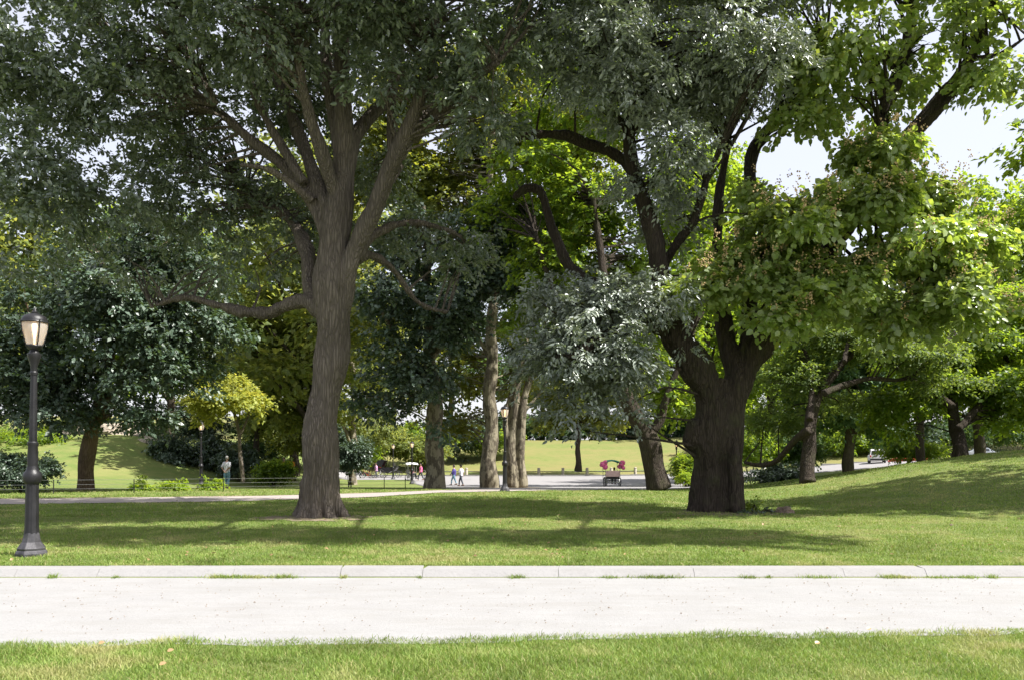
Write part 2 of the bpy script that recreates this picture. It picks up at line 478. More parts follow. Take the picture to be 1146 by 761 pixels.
def near_edge(x):
    return 7.42 + 0.065 * np.clip(x, -6, 12) + 0.45 * wav(x) + 0.1 * (vnoise(x * 2.2, x * 0 + 3, 21) - .5)

# gravel path between the two lawns, as a strip whose near edge wanders
def strip(name, xs, y0, y1, zoff, mat, ny=8):
    V = []; nx = len(xs)
    for j in range(ny + 1):
        yy = y0(xs) + (y1(xs) - y0(xs)) * j / ny
        V.append(np.stack([xs, yy, G(xs, yy) + zoff], 1))
    V = np.concatenate(V); Fc = []
    i = np.arange(ny * (nx - 1)); r = i // (nx - 1); c = i % (nx - 1); a = r * nx + c
    Fc = np.stack([a, a + 1, a + nx + 1, a + nx], 1)
    return tag(link(name, np_mesh(name, V, Fc, 4, smooth=True), mat), kind='structure')
xg = np.arange(-40, 40, 0.12)
strip('gravel_path', xg, near_edge, lambda x: 11.2 + 0 * x, 0.005, M['path'])

# kerb stones: real step
kb = MB(); x = -40.0
rk = random.Random(3)
while x < 40:
    L = rk.choice([1.15, 1.5, 1.9, 2.1])
    z = rk.uniform(-0.003, 0.004); dy = rk.uniform(-0.004, 0.004)
    x0, x1 = x + 0.003, x + L - 0.003
    yb, yf = 11.62 + dy, 11.22 + dy; zt = 0.012 + z
    sk = rk.uniform(-0.05, 0.05)
    vs = [(x0, yf, -0.16), (x1, yf, -0.16), (x1 + sk, yb, -0.16), (x0 + sk, yb, -0.16),
          (x0, yf, zt - 0.1), (x1, yf, zt - 0.1), (x1, yf + 0.09, zt), (x0, yf + 0.09, zt), (x1 + sk, yb, zt), (x0 + sk, yb, zt)]
    kb.add(vs, [(0, 1, 5, 4), (4, 5, 6, 7), (7, 6, 8, 9), (1, 2, 8, 6, 5), (0, 4, 7, 9, 3), (2, 3, 9, 8)])
    x += L
tag(kb.build('kerb', M['kerb'], smooth=False), kind='structure')

# second path, curving away in the left middle distance
def lower_c(x):
    return np.interp(x, [-60, -18, -10, -5.5, -3, 2, 6], [26.2, 27.6, 29.6, 32.5, 36.5, 39.5, 40.5])
strip('far_path', np.arange(-60, 7.6, 0.3), lambda x: lower_c(x) - 1.7 + 0.4 * wav(x), lambda x: lower_c(x) + 1.9 + 0.6 * wav(x, 2), 0.02, M['path2'], 6)
strip('path_verge', np.arange(-60, -1.0, 0.3), lambda x: lower_c(x) + 1.7, lambda x: lower_c(x) + 2.6 + 1.6 * wav(x, 4), 0.012, M['dirt'], 4)

def drive_keep(x, y):
    p = CX + x / y * F
    wob = 4 * np.sin(x * 0.9) + 3 * np.sin(x * 2.3)
    band = (y > 86 + 0.05 * wob) & (y < 101) & (x < 90) & (x > -21)
    front = np.interp(p, [455, 500, 560, 640, 700, 790], [74, 40.5, 38.8, 38.6, 38.8, 42])
    apron = (y > front) & (y <= 86) & (p > 492 + 0.4 * wob - (y - 40) * 0.7) & (p < 775 + 0.5 * wob)
    isl = (((p - 566) / 50.0) ** 2 + ((y - 48.5) / 5.0) ** 2) < 1
    return (band | apron) & ~isl
grid_sheet(np.arange(-70, 90, 0.4), np.arange(38, 101.5, 0.4), 0.03, 'drive', M['road'], drive_keep)
grid_sheet(np.arange(-4.5, 4.5, 0.3), np.arange(42, 54, 0.3), 0.012, 'dirt_island', M['dirt'],
           lambda x, y: ((((CX + x / y * F) - 566) / 44.0) ** 2 + ((y - 48.5) / 4.4) ** 2) < 1)
# pale kerb on the far side of the drive
kk = MB()
for i in range(-16, 30):
    xa = i * 3.0; xb = xa + 2.98
    kk.box(((xa + xb) / 2, 101.4, g((xa + xb) / 2, 101.4) + 0.05), (xb - xa, 0.3, 0.26))
tag(kk.build('drive_kerb', M['kerb'], smooth=False), kind='structure')

# ------------------------------------------------------------------ grass blades
def norm(a):
    return a / np.maximum(np.linalg.norm(a, axis=1), 1e-9)[:, None]

def leaf_faces(c, ax, nr, size, aspect, shape):
    n = len(c)
    ax = norm(ax); nr = norm(nr - ax * np.sum(nr * ax, 1)[:, None]); sd_ = np.cross(nr, ax)
    L = size[:, None]; W = (size * aspect)[:, None]
    if shape == 'leaf':
        fold = nr * L * 0.10
        base = c; tip = c + ax * L - nr * L * 0.12
        l1 = c + ax * L * 0.28 + sd_ * W * 0.5 + fold; r1 = c + ax * L * 0.28 - sd_ * W * 0.5 + fold
        l2 = c + ax * L * 0.68 + sd_ * W * 0.42 + fold * 0.4; r2 = c + ax * L * 0.68 - sd_ * W * 0.42 + fold * 0.4
        V = np.stack([base, l1, l2, tip, r2, r1], 1).reshape(-1, 3)
        i = np.arange(n) * 6
        Fc = np.concatenate([np.stack([i, i + 3, i + 2, i + 1], 1), np.stack([i, i + 5, i + 4, i + 3], 1)])
        return V, Fc, 6
    else:
        fold = nr * L * 0.10
        V = np.stack([c, c + ax * L * 0.5 + sd_ * W * 0.5 + fold, c + ax * L - fold, c + ax * L * 0.5 - sd_ * W * 0.5 + fold], 1).reshape(-1, 3)
        i = np.arange(n) * 4
        Fc = np.stack([i, i + 3, i + 2, i + 1], 1)
        return V, Fc, 4

def blades(name, n, sampler, h0, h1, wd, label=None, clump=0.5):
    x, y = sampler(n)
    n = len(x)
    z = G(x, y)
    tone = 0.6 * vnoise(x * 0.9 + 5, y * 0.9, 1) + 0.4 * vnoise(x * 3.1, y * 3.1, 2)
    hs = (h0 + (h1 - h0) * RNG.random(n) ** 1.5) * (0.55 + 0.9 * vnoise(x * 2.3, y * 2.3, 3) * clump / 0.5)
    az = RNG.random(n) * 2 * math.pi
    lean = RNG.random(n) ** 1.0 * 0.9
    la = RNG.random(n) * 2 * math.pi
    ws = wd * (0.7 + 0.6 * RNG.random(n))
    b = np.stack([x, y, z - 0.004], 1)
    side = np.stack([np.cos(az), np.sin(az), 0 * az], 1) * ws[:, None] / 2
    ld = np.stack([np.cos(la) * lean, np.sin(la) * lean, np.ones(n)], 1)
    ld /= np.linalg.norm(ld, axis=1)[:, None]
    mid = b + ld * (hs * 0.55)[:, None]
    ld2 = ld + np.stack([np.cos(la), np.sin(la), -0.6 * np.ones(n)], 1) * 0.5
    tip = mid + ld2 * (hs * 0.5)[:, None]
    V = np.stack([b - side, b + side, mid + side * 0.7, mid - side * 0.7, tip], 1).reshape(-1, 3)
    i = np.arange(n) * 5
    T = np.concatenate([np.stack([i, i + 1, i + 2], 1), np.stack([i, i + 2, i + 3], 1), np.stack([i + 3, i + 2, i + 4], 1)])
    rnd = np.repeat(RNG.random(n), 5); tn = np.repeat(tone, 5)
    o = link(name, np_mesh(name, V, T, 3, {'rnd': rnd, 'tone': tn}), M['grass'])
    return tag(o, label, 'grass', kind='stuff')

def soil(x, y):
    out = np.zeros(np.shape(x), bool)
    for (cx_, cy_, rx_, ry_) in ((X(357, 21), 20.7, 1.5, 1.0), (X(802, 23), 22.4, 1.9, 1.1), (X(97, 38), 37.5, 1.4, 1.2)):
        q = ((x - cx_) / rx_) ** 2 + ((y - cy_) / ry_) ** 2 + 1.3 * (vnoise(x * 2.1, y * 2.1, 12) - .5) + .8 * (vnoise(x * 6, y * 6, 13) - .5)
        out |= q < 1
    return out
def s_near(n):
    x = RNG.uniform(-8.5, 9.5, n); y = RNG.uniform(5.0, 7.95, n)
    bare = vnoise(x * 1.2, y * 2.2, 5)
    k = (y < near_edge(x) + 0.06 + 0.14 * (RNG.random(n) ** 2) + 0.12 * vnoise(x * 5, y, 8)) & (bare + 0.25 * RNG.random(n) > 0.18)
    return x[k], y[k]
blades('near_grass', 300000, s_near, 0.03, 0.075, 0.006, 'short sunlit grass on the near side of the gravel path')
def s_mid(n):
    y = 11.63 + (21 - 11.63) * RNG.random(n) ** 1.4
    x = (RNG.random(n) * 2 - 1) * (y * 0.72 + 4)
    k = (vnoise(x * 0.8, y * 1.5, 6) + 0.3 * RNG.random(n) > 0.12) & ~(soil(x, y) & (RNG.random(n) < .5))
    return x[k], y[k]
blades('lawn_grass', 300000, s_mid, 0.03, 0.065, 0.010, 'mown lawn grass under the two big trees beyond the kerb')
def s_far(n):
    y = 21 + 19 * RNG.random(n) ** 1.2
    x = (RNG.random(n) * 2 - 1) * (y * 0.68 + 3)
    c = lower_c(x)
    pth = (y > c - 1.7) & (y < c + 2.0) & (x < 8)
    k = (~pth) & (~drive_keep(x, y))
    return x[k], y[k]
blades('distant_grass', 160000, s_far, 0.04, 0.08, 0.022, 'lawn grass farther back towards the second path and the right hump')
grid_sheet(np.arange(-22, 9, 0.12), np.arange(17.5, 39.5, 0.12), 0.012, 'bare_soil', M['dirt'], soil)
rl = np.random.default_rng(77); nl = 600
lx = rl.normal(0, 9, nl); ly = 12.2 + 18 * rl.random(nl) ** 1.3
V, Fc, k = leaf_faces(np.stack([lx, ly, G(lx, ly) + 0.04], 1), np.stack([rl.normal(size=nl), rl.normal(size=nl), rl.normal(size=nl) * .25], 1), np.stack([rl.normal(size=nl) * .3, rl.normal(size=nl) * .3, np.ones(nl)], 1), 0.035 + .05 * rl.random(nl), 0.6, 'leaf')
tag(link('leaf_litter', np_mesh('leaf_litter', V, Fc, 4, {'rnd': np.repeat(rl.random(nl), 6), 'tone': np.repeat(rl.random(nl), 6)}), M['tan_leaf']), 'small dry leaves scattered over the shaded lawn under the two big trees', 'leaves', kind='stuff')
# tufts growing along the foot of the kerb
tufts = [(X(p_, 11.2), w_) for p_, w_ in ((245, .1), (262, .3), (285, .22), (316, .18), (385, .04), (470, .03), (578, .12), (683, .12), (735, .3), (838, .1), (860, .04), (917, .2), (996, .12), (1010, .16), (1050, .2), (1082, .14), (1110, .06), (-60, .3), (1200, .3), (60, .05), (130, .04))]
def s_tuft(n):
    xx = []; yy = []
    for (tx, tw) in tufts:
        m = int(1700 * tw + 30)
        xx.append(tx + RNG.normal(0, tw * .6, m)); yy.append(11.21 - np.abs(RNG.normal(0, 0.045, m)))
    return np.concatenate(xx), np.concatenate(yy)
blades('kerb_weeds', 1, s_tuft, 0.03, 0.095, 0.008, 'small tufts of weeds growing out of the foot of the kerb')

# pebbles on the gravel
pb = MB(); rp = random.Random(5)
for i in range(1100):
    x = rp.uniform(-8, 9); y = rp.uniform(7.7, 11.1); s = rp.uniform(0.003, 0.011) * (1.6 if rp.random() < .05 else 1)
    z = g(x, y) + 0.012
    a = rp.random() * 3
    vs = [(x + s * math.cos(a + k * 1.257) * rp.uniform(.7, 1.2), y + s * math.sin(a + k * 1.257) * rp.uniform(.7, 1.2), z) for k in range(5)] + [(x, y, z + s * 0.7)]
    pb.add(vs, [(0, 1, 5), (1, 2, 5), (2, 3, 5), (3, 4, 5), (4, 0, 5)])
tag(pb.build('pebbles', M['brown_stone'], smooth=False), 'scattered dark pebbles and grit lying on the pale gravel path', 'gravel', kind='stuff')

# ------------------------------------------------------------------ foliage
def crown(clumps, n_leaves, size=0.13, aspect=0.6, shape='leaf', sub_r=(0.55, 1.1), subs=None, droop=0.25, seed=1,
          flat=0.55, fill=0.35, origin=(0, 0, 0)):
    """clumps: (cx,cy,cz, rx,ry,rz[,weight]).  Returns V,F,k,attrs and the centres of the sub-clumps"""
    rg = np.random.default_rng(seed)
    cl = np.array([list(c) + [1.0] * (7 - len(c)) for c in clumps], float)
    vol = cl[:, 3] * cl[:, 4] * cl[:, 5] * cl[:, 6]
    area = (cl[:, 3] * cl[:, 4] + cl[:, 4] * cl[:, 5] + cl[:, 3] * cl[:, 5]) * cl[:, 6]
    if subs is None:
        subs = int(max(12, area.sum() / (np.mean(sub_r) ** 2) * 2.6))
    prob = area / area.sum()
    ci = rg.choice(len(cl), subs, p=prob)
    u = norm(rg.normal(size=(subs, 3)))
    rad = fill + (1 - fill) * rg.random(subs) ** 0.5
    er = np.maximum(cl[:, 3:6] - 0.75 * np.mean(sub_r) - 1.2 * size, 0.35 * cl[:, 3:6])
    sc = cl[ci, :3] + u * er[ci] * rad[:, None]
    sr = sub_r[0] + (sub_r[1] - sub_r[0]) * rg.random(subs)
    out = norm(u * cl[ci, 3:6])
    tone_s = rg.random(subs)
    # sprays
    per = 26
    nsp = max(1, n_leaves // per)
    wsub = sr ** 2; wsub /= wsub.sum()
    si = rg.choice(subs, nsp, p=wsub)
    v = norm(rg.normal(size=(nsp, 3)) + out[si] * 0.5 + np.array([0, 0, 0.35]))
    sp = sc[si] + v * sr[si][:, None] * np.array([1, 1, flat]) * (0.35 + 0.65 * rg.random(nsp) ** 0.6)[:, None]
    sdir = norm(v * np.array([1, 1, 0.4]) + rg.normal(size=(nsp, 3)) * 0.45 + np.array([0, 0, -droop]))
    # leaves on the sprays
    n = nsp * per
    pi = np.repeat(np.arange(nsp), per)
    t = rg.random(n); lat = norm(np.cross(sdir, np.array([0, 0, 1.0]) + rg.normal(size=(nsp, 3)) * 0.25))
    L = size * (2.2 + 1.6 * rg.random(nsp))
    sgn = rg.choice([-1.0, 1.0], n)
    c = sp[pi] + sdir[pi] * (L[pi] * t)[:, None] + lat[pi] * (sgn * rg.random(n) * size * 0.9)[:, None] + rg.normal(size=(n, 3)) * size * 0.28
    c[:, 2] -= t ** 2 * L[pi] * droop
    ax = sdir[pi] * 0.8 + lat[pi] * (sgn * 0.8)[:, None] + rg.normal(size=(n, 3)) * 0.4; ax[:, 2] -= droop
    nr = np.array([0, 0, 1.0]) + out[si][pi] * 0.45 + rg.normal(size=(n, 3)) * 0.5
    sz = size * (0.45 + 0.85 * rg.random(n))
    V, Fc, k = leaf_faces(c - np.array(origin), ax, nr, sz, aspect, shape)
    rnd = np.repeat(rg.random(n), k); tone = np.repeat(np.clip(tone_s[si][pi] * 0.8 + 0.2 * rg.random(n), 0, 1), k)
    return V, Fc, {'rnd': rnd, 'tone': tone}, sc

def crown_obj(name, parent, mat, clumps, n, **kw):
    o0 = tuple(parent.location)
    V, Fc, at, sc = crown(clumps, n, origin=o0, **kw)
    return link(name, np_mesh(name, V, Fc, 4, at), mat, parent), sc

def resample(pts, rads, step=0.25):
    """Catmull-Rom"""
    P_ = [Vector(p) for p in pts]
    if len(P_) < 3:
        P_ = [P_[0], (P_[0] + P_[1]) / 2, P_[1]]; rads = [rads[0], (rads[0] + rads[1]) / 2, rads[1]]
    out = []; ro = []
    for i in range(len(P_) - 1):
        p0 = P_[max(i - 1, 0)]; p1 = P_[i]; p2 = P_[i + 1]; p3 = P_[min(i + 2, len(P_) - 1)]
        m = max(2, int((p2 - p1).length / step))
        for k in range(m):
            t = k / m
            out.append(0.5 * ((2 * p1) + (p2 - p0) * t + (2 * p0 - 5 * p1 + 4 * p2 - p3) * t * t + (-p0 + 3 * p1 - 3 * p2 + p3) * t ** 3))
            ro.append(rads[i] * (1 - t) + rads[i + 1] * t)
    out.append(P_[-1]); ro.append(rads[-1])
    return out, ro

def skeleton_mesh(name, limbs, voxel, origin, n=12, wob=0.0, seed=0, smooth_it=2, extra=None):
    """limbs: list of (points, radii) in world space; returns fused mesh + sample points"""
    rr = random.Random(seed); mb = MB(); samples = []
    o = Vector(origin)
    for pts, rads in limbs:
        q, r = resample(pts, rads, 0.22)
        if wob:
            ph = [rr.random() * 6 for _ in range(3)]
            for i in range(1, len(q)):
                s = i * 0.35
                q[i] = q[i] + Vector((math.sin(s + ph[0]), math.sin(s * 0.8 + ph[1]), 0.4 * math.sin(s * 1.1 + ph[2]))) * wob * min(1, i / 6) * (0.3 + r[i])
                r[i] *= 1 + 0.07 * math.sin(s * 2.1 + ph[2])
        mb.tube([p - o for p in q], r, n)
        samples += [(p.x, p.y, p.z, rad) for p, rad in zip(q, r)]
    if extra: extra(mb, o)
    me = mb.mesh(name, False)
    if voxel:
        me2 = fuse(me, voxel, smooth_it, name); bpy.data.meshes.remove(me); me = me2
    else:
        me.polygons.foreach_set('use_smooth', [True] * len(me.polygons))
    return me, np.array(samples)

def twigs(name, parent, mat, samples, centres, origin, r0=0.035, maxd=6.0, seed=0, frac=1.0):
    rr = random.Random(seed); mb = MB(); o = np.array(origin)
    for c in centres:
        if rr.random() > frac: continue
        d = np.random.default_rng(rr.randrange(10**6)).random(len(samples)) * 1.6 + np.linalg.norm(samples[:, :3] - c, axis=1) + np.where(samples[:, 2] > c[2] + 0.5, 2.0, 0)
        i = int(np.argmin(d)); a = samples[i, :3]
        dd = float(np.linalg.norm(a - c))
        if dd > maxd: continue
        mid = (a + c) / 2 + np.array([rr.uniform(-.2, .2), rr.uniform(-.2, .2), rr.uniform(0.0, .3)]) * dd * 0.5
        r = min(samples[i, 3] * 0.7, r0 * (0.5 + dd * 0.35))
        q, rad = resample([a - o, mid - o, c - o], [r, r * 0.6, r * 0.2], 0.5)
        mb.tube(q, rad, 4, False)
    return mb.build(name, mat, parent)

def roots(px, d, rb, n=7, seed=0, spread=1.9, sx=1.0):
    """root flare limbs around a trunk base"""
    rr = random.Random(seed); c = onground(px, d); L = []
    for k in range(n):
        a = 2 * math.pi * (k + rr.uniform(-.3, .3)) / n
        ex = rb * spread * rr.uniform(0.85, 1.15)
        e = c + Vector((math.cos(a) * ex * sx, math.sin(a) * ex, -0.12))
        m = c + Vector((math.cos(a) * rb * 0.9 * sx, math.sin(a) * rb * 0.9, rb * 0.45))
        t = c + Vector((math.cos(a) * rb * 0.5 * sx, math.sin(a) * rb * 0.5, rb * 2.2))
        L.append(([t, m, e], [rb * 0.36, rb * 0.34, rb * 0.16]))
    return L

def gnarl(me, amp, seed=0, zs=0.35, f=3.2, zmax=None):
    from mathutils import noise as mn
    n = len(me.vertices)
    co_ = np.empty(n * 3, np.float32); me.vertices.foreach_get('co', co_); co_ = co_.reshape(-1, 3)
    no_ = np.empty(n * 3, np.float32); me.vertices.foreach_get('normal', no_); no_ = no_.reshape(-1, 3)
    d = np.empty(n)
    for i in range(n):
        x, y, z = co_[i]
        a = mn.noise(Vector((x * f + seed, y * f, z * f * zs)))
        b = 1 - abs(mn.noise(Vector((x * f * 2.6, y * f * 2.6 + seed, z * f * 0.45)))) * 2
        k = 1.0 if z < 6 else max(0.35, 1 - (z - 6) * .15)
        c_ = 1 - abs(mn.noise(Vector((x * 9 + seed, y * 9, z * 1.6)))) * 2
        d[i] = (a * 1.0 + (b - 0.5) * 0.35 + (c_ - .5) * 0.28) * amp * k * (1.5 if z < 1.0 else 1.0)
    me.vertices.foreach_set('co', (co_ + no_ * d[:, None]).astype(np.float32).ravel()); me.update()

def limb(d, pts, ddepth=0.0):
    """pts: (px,py,r_px[,depth offset]) at distance d; depth drifts to ddepth along the limb"""
    P_ = []; rr = []
    n = len(pts)
    for i, p in enumerate(pts):
        dd = d + (p[3] if len(p) > 3 else ddepth * i / max(1, n - 1))
        P_.append(P(p[0], p[1], dd)); rr.append(p[2] / F * d)
    return P_, rr

def C(px, py, d, rpx, rpy, rd, wgt=1.0):
    c = P(px, py, d)
    return (c.x, c.y, c.z, rpx / F * d, rd, rpy / F * d, wgt)

# ------------------------------------------------------------------ the big oak on the left
DA = 21.0
ra = empty('oak_tree', onground(357, DA))
tag(ra, 'big oak with a thick straight grey trunk and many fanning limbs, left of centre', 'tree')
LA = [limb(DA, [(356, 583, 26), (357, 555, 23), (360, 520, 20.5), (362, 480, 18.5), (365, 436, 17.5), (368, 397, 18.5), (372, 350, 20), (375, 300, 18.5), (378, 235, 15), (382, 180, 12), (386, 110, 9.5), (380, 40, 9), (374, -40, 7), (370, -130, 4)]),
      limb(DA, [(381, 350, 12), (395, 290, 9.5), (412, 240, 9.5), (438, 185, 9), (462, 138, 8.5), (478, 80, 7), (492, 0, 5.5), (500, -90, 4)], -1.5),
      limb(DA, [(462, 155, 8), (490, 125, 6.5), (522, 95, 5), (560, 70, 3.5)], -2.5),
      limb(DA, [(370, 285, 9), (352, 228, 7.5), (320, 188, 7), (282, 160, 6), (245, 125, 4.5), (205, 95, 3.6), (150, 60, 3), (100, 30, 2)], 1.5),
      limb(DA, [(350, 225, 5), (325, 205, 4), (300, 190, 3), (268, 186, 2)], -1.0),
      limb(DA, [(340, 205, 6), (312, 160, 5), (290, 115, 4.5), (272, 60, 3.5), (262, 0, 2)], 0.6),
      limb(DA, [(374, 250, 9), (352, 195, 8), (332, 150, 7), (318, 105, 6), (300, 40, 5), (285, -40, 3)], 2.0),
      limb(DA, [(378, 230, 9), (362, 180, 7.5), (347, 130, 6.5), (336, 70, 5), (330, -20, 4)], -2.0),
      limb(DA, [(384, 180, 10), (375, 130, 8), (366, 80, 7), (360, 10, 5), (352, -80, 3)], 1.0),
      limb(DA, [(384, 200, 11), (396, 160, 9), (416, 130, 8), (436, 100, 7), (448, 40, 5), (455, -40, 3)], 1.5),
      limb(DA, [(440, 195, 6), (438, 140, 5.5), (437, 100, 5), (445, 40, 3)], 0.5),
      limb(DA, [(362, 350, 9, 0), (346, 318, 8, 0.6), (342, 285, 9, 1), (330, 250, 7, 2), (300, 225, 5, 3), (270, 205, 3, 4)]),
      limb(DA, [(366, 352, 10), (345, 338, 8.5), (322, 340, 8), (300, 350, 7), (268, 348, 6), (238, 340, 5), (208, 334, 3.5), (170, 345, 2)], 1.5),
      limb(DA, [(390, 300, 8), (410, 285, 6), (440, 300, 4), (470, 340, 3), (500, 350, 2)], 2.5),
      limb(DA, [(398, 290, 8), (420, 262, 5), (460, 250, 4), (510, 262, 2.5)], 2.0),
      limb(DA, [(240, 118, 6), (215, 60, 5), (200, 0, 4), (190, -60, 2)], -1.0),
      limb(DA, [(420, 235, 9, 0), (440, 190, 8, 2), (480, 120, 6, 5), (500, 60, 3, 7)])]
LA += roots(357, DA, 0.52, 8, 1, 1.5)
me, smp = skeleton_mesh('trunk', LA, 0.035, ra.location, 14, 0.10, 3)
gnarl(me, 0.06, 3)
link('trunk', me, M['bark_gray'], ra)
CA = [C(60, 60, 19.5, 110, 70, 2.6), C(40, 180, 19.5, 80, 70, 2.2, .9), C(30, -60, 19, 150, 70, 3.5), C(170, -40, 19, 130, 60, 3),
      C(180, 50, 19.5, 90, 55, 2.2), C(130, 120, 20, 70, 50, 2, .8), C(200, 215, 23, 90, 60, 2.2, .8), C(270, 300, 23.5, 80, 30, 1.8, .6), C(160, 300, 23, 60, 45, 1.8, .6),
      C(290, 40, 18.8, 80, 60, 2.2), C(300, -60, 18, 140, 60, 4), C(430, 10, 19, 90, 60, 2.4), C(430, 90, 19.5, 50, 40, 1.5, .8), C(470, -90, 19, 150, 70, 4),
      C(530, 60, 19, 70, 65, 2), C(540, 130, 19.2, 55, 40, 1.5, .9), C(600, 10, 20, 80, 60, 3), C(230, 130, 24, 90, 70, 2.5, 1), C(190, 170, 23, 60, 60, 2, .9), C(290, 230, 24.5, 60, 50, 2, .8), C(330, 20, 25, 150, 80, 3, .7),
      C(480, 60, 25, 120, 70, 3, .6), C(470, 270, 23.5, 60, 50, 1.6, .5), C(520, 290, 24, 50, 50, 1.5, .6), C(310, 215, 23.8, 60, 40, 1.6, .5), C(390, -180, 21, 330, 110, 6, 1.3), C(330, -170, 16, 240, 60, 2.4, 1.4), C(470, -300, 13.2, 230, 60, 1.8, 2.0), C(250, -260, 14.5, 200, 60, 1.8, 1.2), C(60, 235, 19.5, 80, 50, 2), C(15, 290, 20, 55, 40, 1.5, .7), C(40, 110, 20, 90, 60, 2), C(330, 110, 23.5, 90, 70, 2), C(420, 190, 24, 50, 50, 1.6, .7), C(350, 250, 24, 50, 60, 1.6, .6), C(230, 250, 24, 60, 50, 2, .7),  # nearest high clumps are added above the frame to shade the lawn
      C(120, 215, 20, 50, 40, 1.5, .7)]
cr, sc = crown_obj('crown', ra, M['oak_leaf'], CA, 180000, size=0.15, aspect=0.5, seed=21, droop=0.3)
twigs('branches', ra, M['bark_gray'], smp, sc, ra.location, seed=2, maxd=2.6)

# ------------------------------------------------------------------ the twin-stemmed tree on the right
DB = 23.0
rb = empty('twin_trunk_tree', onground(802, DB))
tag(rb, 'massive dark tree with two fused trunks and a round burl, right of centre', 'tree')
LB = [limb(DB, [(792, 577, 18), (793, 545, 16.5), (795, 500, 16), (793, 455, 16.5), (781, 418, 17), (762, 385, 16), (745, 350, 13), (737, 300, 9.5), (726, 250, 9), (714, 205, 8), (704, 150, 6.5), (698, 80, 5), (690, 0, 3)], -1.0),
      limb(DB, [(815, 577, 16.5), (815, 545, 14.5), (815, 500, 14), (819, 455, 15), (831, 415, 16), (850, 385, 15), (874, 358, 13), (905, 315, 11.5), (945, 255, 11), (985, 198, 10.5), (1012, 162, 10), (1043, 125, 9.5), (1062, 100, 8.5)], 0.5),
      limb(DB, [(1050, 118, 8, 0.5), (1072, 86, 7, 0.5), (1088, 60, 6, .3), (1108, 10, 4, 0), (1120, -50, 3, 0)]),
      limb(DB, [(1068, 95, 5), (1082, 70, 3.5), (1120, 60, 2.5), (1150, 40, 1.5)], -1),
      limb(DB, [(826, 425, 13), (815, 385, 9), (806, 335, 7), (805, 270, 6), (806, 215, 5), (815, 140, 4), (825, 60, 3)], 1.2),
      limb(DB, [(836, 400, 10), (838, 320, 8), (838, 240, 7.5), (839, 188, 7), (852, 155, 6.5), (880, 130, 6), (902, 118, 4), (925, 60, 3)], 1.8),
      limb(DB, [(980, 205, 9), (984, 165, 8), (990, 125, 8), (1003, 85, 7.5), (1018, 40, 7), (1024, -20, 5), (1030, -90, 3)], 1.5),
      limb(DB, [(920, 290, 7), (960, 300, 5), (1010, 310, 4), (1060, 330, 2.5)], -2.0),
      limb(DB, [(990, 190, 5), (1010, 215, 4), (1050, 250, 3), (1090, 290, 2)], -2.0),
      limb(DB, [(760, 380, 10), (735, 352, 8), (700, 335, 7), (665, 318, 6), (640, 300, 5.5), (624, 270, 5), (612, 235, 5), (604, 214, 5), (588, 211, 4.5), (574, 222, 3)], 0.8),
      limb(DB, [(716, 210, 7), (700, 182, 6.5), (680, 168, 6.5), (655, 160, 6), (635, 152, 5.5), (610, 151, 5), (580, 154, 4.5), (556, 153, 4)], -0.5),
      limb(DB, [(742, 300, 6), (760, 270, 5), (775, 250, 4), (790, 200, 3)], -1.0),
      limb(DB, [(755, 370, 7, 0), (720, 365, 6, -1.2), (680, 375, 5, -2.2), (640, 400, 3, -3)]),
      limb(DB, [(822, 570, 9, -.35), (824, 540, 8, -.38), (824, 505, 6, -.32), (822, 480, 3, -.15)])]
LB += [limb(DB, [(704, 150, 5, -.4), (702, 60, 5, -1), (720, -60, 4.5, -3), (745, -170, 4, -6), (780, -280, 3, -9)]), limb(DB, [(1108, 10, 4, 0), (1140, -60, 4, -2), (1200, -160, 3.5, -6), (1280, -280, 2.5, -9)]), limb(DB, [(825, 60, 3, 1), (850, -40, 3.5, -1), (900, -160, 3, -5.5), (980, -280, 2.5, -9)])]  # added limbs reaching forward to carry the overhead shade clumps
LB += [limb(DB, [(803, 577, 20, 0.05), (804, 530, 17, 0.0), (805, 480, 16, 0), (806, 445, 14, 0), (806, 425, 9, 0)])]
LB += roots(791, DB, 0.42, 7, 5, 1.6) + roots(815, DB, 0.38, 6, 6, 1.6)
def burl(mb, o):
    for (px, py, dd, r) in ((776, 491, -0.15, .33), (779, 480, -0.3, .24), (780, 500, 0.0, .3), (764, 378, -.2, .3), (845, 372, -.3, .3)):
        c = P(px, py, DB + dd) - o
        mb.ball(c, (r, r * 1.0, r * 1.05), 16, 12)
me, smpB = skeleton_mesh('trunk', LB, 0.035, rb.location, 14, 0.08, 9, 2, burl)
gnarl(me, 0.1, 7, 0.4, 2.6)
link('trunk', me, M['bark_dark'], rb)
CB1 = [C(680, 340, 21.5, 60, 42, 1.6), C(640, 330, 22, 45, 45, 1.5, .8), C(735, 335, 21, 52, 45, 1.3), C(660, 410, 21.5, 62, 50, 1.8), C(700, 400, 21.2, 45, 50, 1.3), C(640, 460, 22, 35, 30, 1.3, .8), C(598, 330, 22, 26, 36, 1, .6), C(600, 410, 22.3, 24, 30, 1, .5), C(655, 482, 22, 20, 14, .8, .5), C(748, 395, 21.3, 20, 26, .8, .4), C(700, 460, 21.8, 30, 25, 1.0, .6),
       C(700, 110, 20.5, 75, 50, 2), C(760, 160, 20.5, 50, 50, 1.6), C(660, 60, 20, 80, 55, 2.4), C(770, 60, 21, 90, 60, 2.6), C(850, 70, 21, 60, 60, 2.0), C(720, -50, 21, 170, 60, 4.5), C(850, -40, 22, 120, 60, 3),
       C(720, 210, 22, 55, 30, 1.2, .6), C(690, -180, 22, 220, 90, 5, .8), C(740, -170, 18, 200, 60, 2, .8), C(790, 110, 22.5, 60, 50, 1.6), C(740, 250, 23, 40, 40, 1, .6), C(620, 390, 22, 35, 60, 1.3), C(670, 380, 21, 65, 90, 1.8)]  # includes a near overhead clump added to carry lawn shade forward
